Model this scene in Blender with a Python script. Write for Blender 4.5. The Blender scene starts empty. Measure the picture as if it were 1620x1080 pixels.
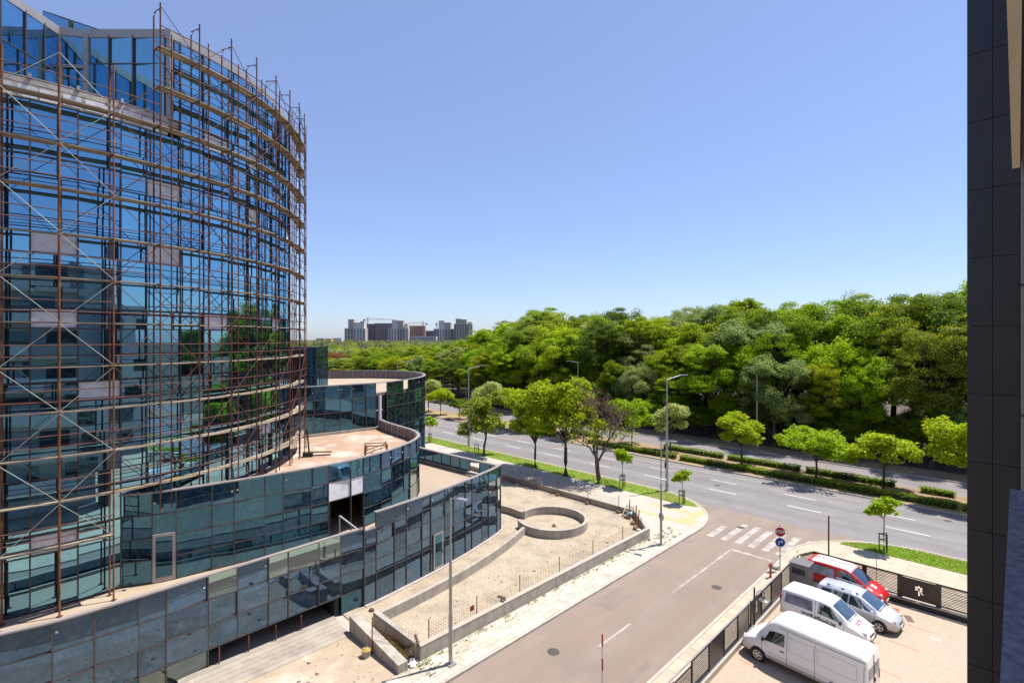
import bpy, bmesh, math, random
import numpy as np
from mathutils import Matrix, Vector
rnd = random.Random(7)
R = math.radians
SC = bpy.context.scene
COL = SC.collection

# ------------------------------------------------------------------ camera, sky, sun, exposure
FPX, HCAM, HY, CX = 800.0, 16.6, 535.0, 810.0       # focal length in photo pixels, eye height, horizon row
cam_d = bpy.data.cameras.new('camera'); cam = bpy.data.objects.new('camera', cam_d); COL.objects.link(cam)
cam.location = (0, 0, HCAM); cam.rotation_euler = (R(90), 0, 0)
cam_d.sensor_width = 36.0; cam_d.lens = FPX / 1620 * 36.0; cam_d.shift_y = -5.0 / 1620
cam_d.clip_start = 0.05; cam_d.clip_end = 6000
SC.camera = cam
SUN_EL = R(68)
sun_h = Vector((0.92, 0.39, 0)).normalized()         # towards the sun, on the ground
world = bpy.data.worlds.new('World'); SC.world = world; world.use_nodes = True
wn = world.node_tree.nodes; wl = world.node_tree.links
sky = wn.new('ShaderNodeTexSky'); sky.sky_type = 'NISHITA'; sky.sun_disc = False
sky.sun_elevation = SUN_EL; sky.sun_rotation = math.atan2(sun_h.x, sun_h.y)
sky.altitude = 60; sky.air_density = 1.0; sky.dust_density = 0.5; sky.ozone_density = 1.8
wn['Background'].inputs['Strength'].default_value = 0.105
tint = wn.new('ShaderNodeMix'); tint.data_type = 'RGBA'; tint.blend_type = 'MULTIPLY'; tint.inputs[0].default_value = 1.0; tint.inputs[7].default_value = (0.74, 0.82, 1.05, 1)
veil = wn.new('ShaderNodeMix'); veil.data_type = 'RGBA'; veil.inputs[0].default_value = 0.30; veil.inputs[7].default_value = (2.7, 3.25, 4.6, 1)   # thin even summer haze over the whole sky
wl.new(sky.outputs[0], tint.inputs[6]); wl.new(tint.outputs[2], veil.inputs[6]); wl.new(veil.outputs[2], wn['Background'].inputs['Color'])
sun_d = bpy.data.lights.new('sun', 'SUN'); sun = bpy.data.objects.new('sun', sun_d); COL.objects.link(sun)
sun_d.energy = 4.4; sun_d.angle = R(0.53); sun_d.color = (1.0, 0.945, 0.86)
sv = Vector((sun_h.x * math.cos(SUN_EL), sun_h.y * math.cos(SUN_EL), math.sin(SUN_EL)))
sun.rotation_euler = sv.to_track_quat('Z', 'Y').to_euler(); sun.location = (60, 30, 120)
SC.view_settings.view_transform = 'Standard'; SC.view_settings.look = 'None'
SC.view_settings.gamma = 1.0; SC.view_settings.use_curve_mapping = False
SC.view_settings.exposure = 0.76
SC.cycles.use_denoising = True; SC.cycles.denoiser = 'OPENIMAGEDENOISE'; SC.cycles.denoising_input_passes = 'RGB_ALBEDO_NORMAL'; SC.cycles.denoising_prefilter = 'ACCURATE'
SC.cycles.max_bounces = 8; SC.cycles.transparent_max_bounces = 12
SC.cycles.caustics_reflective = False; SC.cycles.caustics_refractive = False

# ------------------------------------------------------------------ places
S2 = math.sqrt(0.5)
def AB(a, b, z=0.0):                                  # a: along the side street, b: along the boulevard (to the right)
    return Vector(((a + b) * S2, (a - b) * S2, z))
def toAB(x, y): return ((x + y) * S2, (x - y) * S2)
def G(px, py, h=0.0):                                 # photo pixel of a point standing at height h
    z = FPX * (HCAM - h) / (py - HY)
    return Vector(((px - CX) / FPX * z, z, h))
A45, B45 = R(45), R(-45)                              # headings of +a and +b

# ------------------------------------------------------------------ materials
MATS = {}
def _new(name):
    m = bpy.data.materials.new(name); m.use_nodes = True
    n = m.node_tree.nodes; l = m.node_tree.links
    return m, n, l, n['Principled BSDF']
def noise(n, l, vec, scale, detail=4, rough=0.55):
    t = n.new('ShaderNodeTexNoise'); t.inputs['Scale'].default_value = scale
    t.inputs['Detail'].default_value = detail; t.inputs['Roughness'].default_value = rough
    l.new(vec, t.inputs['Vector']); return t
def ramp(n, l, fac, stops):
    r = n.new('ShaderNodeValToRGB'); e = r.color_ramp.elements
    while len(e) < len(stops): e.new(0.5)
    for el, (p, c) in zip(e, stops): el.position = p; el.color = (*c, 1)
    l.new(fac, r.inputs[0]); return r
def mixc(n, l, fac, c1, c2, mode='MIX'):
    m = n.new('ShaderNodeMix'); m.data_type = 'RGBA'; m.blend_type = mode
    for s, v in ((m.inputs[0], fac), (m.inputs[6], c1), (m.inputs[7], c2)):
        if hasattr(v, 'is_linked'): l.new(v, s)
        elif isinstance(v, (int, float)): s.default_value = v
        else: s.default_value = (*v, 1)
    return m.outputs[2]
def mat(name, c1, c2=None, rough=0.7, metal=0.0, scale=3.0, stain=None, stain_scale=0.35, stain_lo=0.5, stain_hi=0.72, bump=0.0, bump_scale=40, spec=0.5, rand=0.0, vstain=None, coord='Object', streak=None):
    if name in MATS: return MATS[name]
    m, n, l, p = _new(name)
    tc = n.new('ShaderNodeTexCoord')
    if coord == 'World':
        g = n.new('ShaderNodeNewGeometry'); vec = g.outputs['Position']
    else: vec = tc.outputs['Object']
    c2 = c2 or tuple(x * 0.82 for x in c1)
    nz = noise(n, l, vec, scale, 6)
    col = ramp(n, l, nz.outputs[0], [(0.32, c2), (0.68, c1)]).outputs[0]
    if stain:
        ns = noise(n, l, vec, stain_scale, 8, 0.62)
        f = ramp(n, l, ns.outputs[0], [(stain_lo, (0, 0, 0)), (stain_hi, (1, 1, 1))]).outputs[0]
        col = mixc(n, l, f, col, stain)
    if vstain:                                         # streaks that run down a wall
        mp = n.new('ShaderNodeMapping'); mp.inputs['Scale'].default_value = (3.0, 3.0, 0.25); l.new(vec, mp.inputs[0])
        ns = noise(n, l, mp.outputs[0], 1.6, 6, 0.6)
        f = ramp(n, l, ns.outputs[0], [(0.5, (0, 0, 0)), (0.75, (1, 1, 1))]).outputs[0]
        col = mixc(n, l, f, col, vstain)
    if streak:                                         # worn wheel tracks along a carriageway, (heading, colour)
        mp = n.new('ShaderNodeMapping'); mp.inputs['Rotation'].default_value = (0, 0, streak[0]); l.new(vec, mp.inputs[0])
        m2 = n.new('ShaderNodeMapping'); m2.inputs['Scale'].default_value = (0.012, 0.55, 1); l.new(mp.outputs[0], m2.inputs[0])
        ns = noise(n, l, m2.outputs[0], 1.0, 4, 0.6)
        f = ramp(n, l, ns.outputs[0], [(0.42, (0, 0, 0)), (0.66, (1, 1, 1))]).outputs[0]
        col = mixc(n, l, f, col, streak[1])
    if rand:
        oi = n.new('ShaderNodeObjectInfo')
        f = n.new('ShaderNodeMapRange'); f.inputs[3].default_value = 1 - rand; f.inputs[4].default_value = 1 + rand * 0.6
        l.new(oi.outputs['Random'], f.inputs[0])
        h = n.new('ShaderNodeHueSaturation'); l.new(f.outputs[0], h.inputs['Value']); l.new(col, h.inputs['Color']); col = h.outputs[0]
    l.new(col, p.inputs['Base Color'])
    p.inputs['Roughness'].default_value = rough; p.inputs['Metallic'].default_value = metal
    p.inputs['Specular IOR Level'].default_value = spec
    if bump:
        nb = noise(n, l, vec, bump_scale, 5)
        b = n.new('ShaderNodeBump'); b.inputs['Strength'].default_value = bump; b.inputs['Distance'].default_value = 0.02
        l.new(nb.outputs[0], b.inputs['Height']); l.new(b.outputs[0], p.inputs['Normal'])
    MATS[name] = m; return m
def glass_mat(name, tint, body, f0, wave=0.25, clear=0.0, wscale=0.5):
    m, n, l, p = _new(name); n.remove(p); out = n['Material Output']
    g = n.new('ShaderNodeNewGeometry'); oi = n.new('ShaderNodeObjectInfo')
    add = n.new('ShaderNodeVectorMath'); add.operation = 'MULTIPLY_ADD'
    l.new(oi.outputs['Random'], add.inputs[0]); add.inputs[1].default_value = (31, 17, 23); l.new(g.outputs['Position'], add.inputs[2])
    nb = noise(n, l, add.outputs[0], wscale, 1, 0.4)
    bp = n.new('ShaderNodeBump'); bp.inputs['Strength'].default_value = wave; bp.inputs['Distance'].default_value = 0.05
    l.new(nb.outputs[0], bp.inputs['Height'])
    gl = n.new('ShaderNodeBsdfGlossy'); gl.inputs['Roughness'].default_value = 0.015; l.new(mixc(n, l, oi.outputs['Random'], tuple(t * 0.84 for t in tint), tuple(min(1.0, t * 1.16 + 0.02) for t in tint)), gl.inputs['Color'])
    l.new(bp.outputs[0], gl.inputs['Normal'])
    df = n.new('ShaderNodeBsdfDiffuse')
    # dust and dried rain on the pane, a little different on each
    nd = noise(n, l, add.outputs[0], 3.0, 8, 0.7)
    fd = ramp(n, l, nd.outputs[0], [(0.45, (0, 0, 0)), (0.85, (1, 1, 1))]).outputs[0]
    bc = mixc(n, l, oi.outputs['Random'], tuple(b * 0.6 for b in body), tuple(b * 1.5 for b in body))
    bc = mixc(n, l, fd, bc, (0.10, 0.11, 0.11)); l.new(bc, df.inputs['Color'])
    base = df.outputs[0]
    if clear:
        tr = n.new('ShaderNodeBsdfTransparent'); tr.inputs['Color'].default_value = (0.62, 0.80, 0.82, 1)
        mx = n.new('ShaderNodeMixShader'); mx.inputs[0].default_value = clear
        l.new(base, mx.inputs[1]); l.new(tr.outputs[0], mx.inputs[2]); base = mx.outputs[0]
    lw = n.new('ShaderNodeLayerWeight'); lw.inputs['Blend'].default_value = 0.25; l.new(bp.outputs[0], lw.inputs['Normal'])
    mr = n.new('ShaderNodeMapRange'); mr.inputs[3].default_value = f0; mr.inputs[4].default_value = 0.95; l.new(lw.outputs['Facing'], mr.inputs[0])
    mx = n.new('ShaderNodeMixShader'); l.new(mr.outputs[0], mx.inputs[0]); l.new(base, mx.inputs[1]); l.new(gl.outputs[0], mx.inputs[2])
    l.new(mx.outputs[0], out.inputs['Surface']); MATS[name] = m; return m
def leaf_mat(name, trans=0.35, vary=0.35, dark=(0.55, 0.6, 0.5)):
    m, n, l, p = _new(name); out = n['Material Output']
    oi = n.new('ShaderNodeObjectInfo'); g = n.new('ShaderNodeNewGeometry')
    mr = n.new('ShaderNodeMapRange'); mr.inputs[3].default_value = 1 - vary; mr.inputs[4].default_value = 1 + vary
    l.new(g.outputs['Random Per Island'], mr.inputs[0])
    hs = n.new('ShaderNodeHueSaturation'); l.new(mr.outputs[0], hs.inputs['Value']); l.new(oi.outputs['Color'], hs.inputs['Color'])
    mh = n.new('ShaderNodeMapRange'); mh.inputs[3].default_value = 0.485; mh.inputs[4].default_value = 0.515
    sep = n.new('ShaderNodeMath'); sep.operation = 'FRACT'; mu = n.new('ShaderNodeMath'); mu.operation = 'MULTIPLY'; mu.inputs[1].default_value = 17.3
    l.new(g.outputs['Random Per Island'], mu.inputs[0]); l.new(mu.outputs[0], sep.inputs[0]); l.new(sep.outputs[0], mh.inputs[0]); l.new(mh.outputs[0], hs.inputs['Hue'])
    l.new(hs.outputs[0], p.inputs['Base Color']); p.inputs['Roughness'].default_value = 0.55; p.inputs['Specular IOR Level'].default_value = 0.15
    tr = n.new('ShaderNodeBsdfTranslucent'); br = n.new('ShaderNodeHueSaturation'); br.inputs['Saturation'].default_value = 1.1; br.inputs['Value'].default_value = 1.5
    l.new(hs.outputs[0], br.inputs['Color']); l.new(br.outputs[0], tr.inputs['Color'])
    mx = n.new('ShaderNodeMixShader'); mx.inputs[0].default_value = trans
    l.new(p.outputs[0], mx.inputs[1]); l.new(tr.outputs[0], mx.inputs[2]); l.new(mx.outputs[0], out.inputs['Surface'])
    MATS[name] = m; return m
def paint_mat(name, c, metal=0.0, rough=0.3, coat=0.6):
    m, n, l, p = _new(name)
    tc = n.new('ShaderNodeTexCoord')
    nz = noise(n, l, tc.outputs['Object'], 1.5, 6)
    sp = n.new('ShaderNodeSeparateXYZ'); l.new(tc.outputs['Object'], sp.inputs[0])
    mr = n.new('ShaderNodeMapRange'); mr.inputs[1].default_value = 0.80; mr.inputs[2].default_value = 0.30; mr.inputs[4].default_value = 1.5; l.new(sp.outputs['Z'], mr.inputs[0])
    mu = n.new('ShaderNodeMath'); mu.operation = 'MULTIPLY'; l.new(mr.outputs[0], mu.inputs[0]); l.new(nz.outputs[0], mu.inputs[1])
    dirt = mixc(n, l, mu.outputs[0], c, tuple(x * 0.55 + 0.02 for x in c) if max(c) < 0.6 else (0.36, 0.29, 0.20))
    l.new(dirt, p.inputs['Base Color']); p.inputs['Metallic'].default_value = metal; p.inputs['Roughness'].default_value = rough
    p.inputs['Coat Weight'].default_value = coat; p.inputs['Coat Roughness'].default_value = 0.06
    MATS[name] = m; return m
def brick_mat(name, c1, c2, mortar, sx, sy, scale_rot=R(45), stain=None, rough=0.85, off=0.5, msize=0.012):
    m, n, l, p = _new(name)
    g = n.new('ShaderNodeNewGeometry'); mp = n.new('ShaderNodeMapping'); mp.inputs['Rotation'].default_value = (0, 0, scale_rot); l.new(g.outputs['Position'], mp.inputs[0])
    b = n.new('ShaderNodeTexBrick'); b.inputs['Scale'].default_value = 1.0; b.inputs['Brick Width'].default_value = sx; b.inputs['Row Height'].default_value = sy
    b.inputs['Mortar Size'].default_value = msize; b.offset = off; b.inputs['Mortar Smooth'].default_value = 0.2
    b.inputs['Color1'].default_value = (*c1, 1); b.inputs['Color2'].default_value = (*c2, 1); b.inputs['Mortar'].default_value = (*mortar, 1)
    l.new(mp.outputs[0], b.inputs['Vector'])
    nz = noise(n, l, g.outputs['Position'], 0.5, 7, 0.6)
    f = ramp(n, l, nz.outputs[0], [(0.45, (0, 0, 0)), (0.8, (1, 1, 1))]).outputs[0]
    col = mixc(n, l, f, b.outputs['Color'], stain or tuple(x * 0.8 for x in c2))
    l.new(col, p.inputs['Base Color']); p.inputs['Roughness'].default_value = rough
    bp = n.new('ShaderNodeBump'); bp.inputs['Strength'].default_value = 0.5; bp.inputs['Distance'].default_value = 0.01; bp.invert = True
    l.new(b.outputs['Fac'], bp.inputs['Height']); l.new(bp.outputs[0], p.inputs['Normal'])
    MATS[name] = m; return m

M_asph = mat('asphalt_boulevard', (0.235, 0.215, 0.212), (0.195, 0.180, 0.178), 0.9, scale=0.6, stain=(0.13, 0.12, 0.12), stain_scale=0.12, stain_lo=0.55, stain_hi=0.85, bump=0.25, bump_scale=60, coord='World', streak=(R(45), (0.165, 0.15, 0.15)))
M_asph2 = mat('asphalt_side_street', (0.275, 0.215, 0.172), (0.232, 0.181, 0.146), 0.9, scale=0.5, stain=(0.155, 0.13, 0.12), stain_scale=0.22, stain_lo=0.5, stain_hi=0.78, bump=0.25, bump_scale=55, coord='World', streak=(R(-45), (0.222, 0.168, 0.132)))
M_conc = mat('concrete_wall', (0.43, 0.39, 0.335), (0.35, 0.31, 0.26), 0.85, scale=1.5, stain=(0.2, 0.185, 0.165), stain_scale=0.8, stain_lo=0.52, stain_hi=0.8, bump=0.3, bump_scale=12, vstain=(0.24, 0.22, 0.2), coord='World')
M_plaza = brick_mat('plaza_paving', (0.44, 0.365, 0.27), (0.385, 0.31, 0.225), (0.26, 0.21, 0.15), 0.42, 0.21, R(45), stain=(0.225, 0.18, 0.14), msize=0.014)
M_terr = mat('terrace_screed', (0.43, 0.35, 0.26), (0.35, 0.265, 0.19), 0.9, scale=0.7, stain=(0.30, 0.235, 0.18), stain_scale=0.35, stain_lo=0.48, stain_hi=0.72, bump=0.4, bump_scale=10, coord='World')
M_terr2 = mat('terrace_screed_reddish', (0.42, 0.30, 0.215), (0.33, 0.205, 0.135), 0.9, scale=0.5, stain=(0.52, 0.46, 0.39), stain_scale=0.6, stain_lo=0.5, stain_hi=0.68, bump=0.4, bump_scale=10, coord='World')
M_drive = mat('driveway_concrete', (0.42, 0.335, 0.245), (0.345, 0.265, 0.185), 0.9, scale=0.8, stain=(0.58, 0.52, 0.44), stain_scale=0.3, stain_lo=0.52, stain_hi=0.7, bump=0.3, bump_scale=14, coord='World')
M_paveL = brick_mat('pavement_slabs', (0.46, 0.415, 0.35), (0.41, 0.365, 0.30), (0.28, 0.24, 0.19), 0.6, 0.3, R(45), stain=(0.45, 0.40, 0.33))
M_paveR = brick_mat('pavement_slabs_right', (0.47, 0.395, 0.30), (0.42, 0.35, 0.26), (0.30, 0.25, 0.19), 0.6, 0.6, R(45), off=0.0)
M_slab = mat('paving_slab', (0.52, 0.465, 0.39), (0.46, 0.41, 0.335), 0.88, scale=1.4, stain=(0.37, 0.31, 0.23), stain_scale=0.9, rand=0.13, coord='World')
M_slabR = mat('paving_slab_beige', (0.49, 0.405, 0.30), (0.43, 0.35, 0.26), 0.88, scale=1.4, stain=(0.43, 0.36, 0.28), stain_scale=0.8, rand=0.12, coord='World')
M_joint = mat('paving_joint', (0.33, 0.28, 0.21), rough=0.95, coord='World')
M_lot = brick_mat('car_park_blocks', (0.455, 0.365, 0.275), (0.40, 0.315, 0.235), (0.27, 0.215, 0.16), 0.2, 0.1, R(45), stain=(0.40, 0.32, 0.25), msize=0.008)
M_kerb = mat('kerb_concrete', (0.50, 0.45, 0.38), (0.42, 0.37, 0.31), 0.85, scale=3, bump=0.2, coord='World', rand=0.1)
M_grass = mat('grass_soil', (0.21, 0.29, 0.035), (0.15, 0.22, 0.025), 0.95, scale=0.9, stain=(0.22, 0.185, 0.06), stain_scale=0.35, stain_lo=0.5, stain_hi=0.66, bump=0.6, bump_scale=8, coord='World')
M_soil = mat('dry_soil', (0.30, 0.205, 0.13), (0.20, 0.14, 0.09), 0.95, scale=0.4, stain=(0.33, 0.26, 0.06), stain_scale=0.16, stain_lo=0.5, stain_hi=0.65, coord='World')
M_white = mat('road_paint', (0.47, 0.435, 0.39), (0.38, 0.345, 0.305), 0.8, scale=2.5, stain=(0.28, 0.235, 0.205), stain_scale=1.3, stain_lo=0.41, stain_hi=0.58, coord='World')
M_white2 = mat('boulevard_paint', (0.62, 0.60, 0.57), (0.52, 0.50, 0.47), 0.8, scale=2.5, stain=(0.36, 0.33, 0.31), stain_scale=1.3, stain_lo=0.52, stain_hi=0.68, coord='World')
M_tact = mat('yellow_paving', (0.50, 0.36, 0.16), (0.47, 0.36, 0.21), 0.88, scale=1.2, coord='World')
M_coat = glass_mat('coated_blue_glass', (0.32, 0.67, 0.98), (0.006, 0.024, 0.046), 0.56, 0.07, wscale=0.45)
M_coatL = glass_mat('coated_teal_glass', (0.16, 0.40, 0.60), (0.004, 0.018, 0.032), 0.26, 0.10, wscale=0.45)
M_pale = glass_mat('silvery_grey_glass', (0.28, 0.46, 0.70), (0.010, 0.024, 0.042), 0.22, 0.12, wscale=0.5)
M_clear = glass_mat('clear_teal_glass', (0.75, 0.85, 0.88), (0.02, 0.05, 0.055), 0.13, 0.06, clear=0.92)
M_mull = mat('bronze_mullion', (0.105, 0.085, 0.082), (0.075, 0.062, 0.06), 0.45, 0.3, scale=2)
M_cop = mat('grey_mauve_coping', (0.36, 0.32, 0.305), (0.29, 0.26, 0.25), 0.5, 0.2, scale=2, coord='World')
M_fascia = mat('grey_fascia', (0.40, 0.37, 0.36), (0.34, 0.31, 0.30), 0.4, 0.3, scale=1.5)
M_par = mat('mauve_parapet_lining', (0.155, 0.135, 0.145), (0.115, 0.10, 0.11), 0.6, scale=1.2)
M_rib = mat('pale_rib', (0.42, 0.38, 0.34), rough=0.6)
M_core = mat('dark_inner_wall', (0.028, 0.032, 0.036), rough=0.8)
M_board = mat('white_board', (0.82, 0.83, 0.85), (0.70, 0.70, 0.71), 0.7, scale=0.9, stain=(0.34, 0.33, 0.33), stain_scale=1.1, stain_lo=0.55, stain_hi=0.75)
M_band = mat('slab_edge_concrete', (0.55, 0.51, 0.46), (0.42, 0.38, 0.34), 0.9, scale=1.4, stain=(0.29, 0.24, 0.20), stain_scale=0.9, stain_lo=0.52, stain_hi=0.72, bump=0.4, bump_scale=9, coord='World')
M_rust = mat('rusty_steel', (0.30, 0.115, 0.040), (0.12, 0.045, 0.026), 0.75, 0.2, scale=1.6, stain=(0.46, 0.22, 0.055), stain_scale=0.8, stain_lo=0.55, stain_hi=0.7, coord='World')
M_rust2 = mat('dark_rusty_steel', (0.165, 0.060, 0.038), (0.075, 0.034, 0.027), 0.75, 0.2, scale=2.2, coord='World')
M_galv = mat('painted_tube_pale_green', (0.30, 0.40, 0.38), (0.26, 0.18, 0.11), 0.6, 0.3, scale=1.1, coord='World')
M_plank = mat('scaffold_plank', (0.39, 0.325, 0.24), (0.27, 0.215, 0.155), 0.8, scale=1.5, stain=(0.47, 0.31, 0.10), stain_scale=0.6, stain_lo=0.58, stain_hi=0.7, rand=0.22, coord='World')
M_rboard = mat('ramp_board', (0.37, 0.325, 0.27), (0.30, 0.26, 0.215), 0.8, scale=1.2, stain=(0.24, 0.205, 0.17), stain_scale=0.7, rand=0.15, coord='World')
M_steel = mat('galvanised_steel', (0.42, 0.42, 0.42), (0.34, 0.34, 0.345), 0.45, 0.7, scale=2)
M_bark = mat('bark', (0.115, 0.082, 0.058), (0.06, 0.042, 0.03), 0.9, scale=5, bump=0.6, bump_scale=14)
M_barkd = mat('bark_dead', (0.17, 0.125, 0.105), (0.10, 0.07, 0.06), 0.9, scale=5)
M_wood = mat('weathered_wood', (0.27, 0.175, 0.095), (0.17, 0.105, 0.06), 0.85, scale=4)
M_stake = mat('stake_wood', (0.125, 0.088, 0.062), (0.085, 0.06, 0.045), 0.85, scale=4)
M_dark = mat('anthracite_metal', (0.030, 0.026, 0.027), (0.022, 0.020, 0.021), 0.5, 0.2, scale=2)
M_darkp = mat('dark_brown_sheet', (0.050, 0.038, 0.035), (0.04, 0.031, 0.03), 0.45, 0.2, scale=2)
M_sheet = mat('perforated_sheet', (0.24, 0.195, 0.155), (0.20, 0.16, 0.125), 0.5, 0.2, scale=2)
M_cab = mat('grey_brown_cabinet', (0.19, 0.175, 0.172), (0.165, 0.15, 0.148), 0.45, 0.2, scale=1.5)
M_cap = mat('cast_concrete_kerb_wall', (0.43, 0.38, 0.315), (0.36, 0.315, 0.26), 0.8, scale=2, coord='World')
M_tyre = mat('tyre_rubber', (0.018, 0.018, 0.019), rough=0.85)
M_black = mat('black_plastic', (0.022, 0.022, 0.024), rough=0.55)
M_rim = mat('silver_rim', (0.52, 0.52, 0.54), (0.42, 0.42, 0.44), 0.35, 0.7, scale=2)
M_cwhite = paint_mat('white_car_paint', (0.80, 0.80, 0.81))
M_csilver = paint_mat('silver_car_paint', (0.62, 0.63, 0.68), 0.45, 0.32)
M_cred = paint_mat('red_car_paint', (0.56, 0.012, 0.010), 0.0, 0.3)
M_cglass = glass_mat('car_glass', (0.62, 0.78, 0.86), (0.008, 0.014, 0.013), 0.12, 0.0)
M_lamp = mat('headlight_glass', (0.62, 0.63, 0.64), (0.36, 0.37, 0.38), 0.15, 0.2, scale=9)
M_amber = mat('amber_lens', (0.70, 0.28, 0.04), rough=0.3)
M_redl = mat('red_lens', (0.45, 0.02, 0.015), rough=0.3)
M_plate = mat('number_plate', (0.75, 0.75, 0.72), rough=0.5)
M_sred = mat('sign_red', (0.42, 0.018, 0.022), rough=0.4)
M_sblue = mat('sign_blue', (0.015, 0.09, 0.42), rough=0.4)
M_swhite = mat('sign_white', (0.78, 0.77, 0.75), rough=0.45)
M_sback = mat('sign_back', (0.30, 0.31, 0.32), rough=0.5, metal=0.6)
M_hyd = mat('hydrant_red', (0.48, 0.03, 0.02), (0.36, 0.03, 0.02), 0.5)
M_brownpole = mat('brown_pole_paint', (0.085, 0.024, 0.020), rough=0.5)
M_txtred = mat('red_lettering', (0.50, 0.03, 0.03), rough=0.5)
M_txtblk = mat('dark_lettering', (0.03, 0.03, 0.033), rough=0.5)
M_panel = mat('charcoal_cladding', (0.030, 0.027, 0.031), (0.024, 0.022, 0.026), 0.32, 0.1, scale=1.5, rand=0.12)
M_gran = mat('polished_granite', (0.25, 0.275, 0.34), (0.11, 0.125, 0.165), 0.25, scale=38, spec=0.6, coord='World')
M_gran2 = mat('pale_granite', (0.36, 0.32, 0.31), (0.25, 0.22, 0.215), 0.6, scale=60, coord='World')
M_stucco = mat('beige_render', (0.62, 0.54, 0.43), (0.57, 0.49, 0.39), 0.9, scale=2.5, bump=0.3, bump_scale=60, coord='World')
M_stucco2 = mat('shaded_beige_render', (0.33, 0.285, 0.23), (0.29, 0.25, 0.2), 0.9, scale=2.5, bump=0.3, bump_scale=60, coord='World')  # darker copy of the beige render, the soffit recess's shade put into its colour
M_hwall = mat('white_facade', (0.62, 0.60, 0.57), (0.56, 0.54, 0.51), 0.8, scale=1.0, coord='World')
M_litter = mat('leaf_litter', (0.10, 0.075, 0.045), (0.055, 0.042, 0.026), 0.95, scale=0.3, coord='World')
M_leaf = leaf_mat('broad_leaves', 0.42, 0.35)
M_leaf2 = leaf_mat('wood_leaves', 0.45, 0.38)
M_blade = leaf_mat('grass_blades', 0.35, 0.4)

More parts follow.
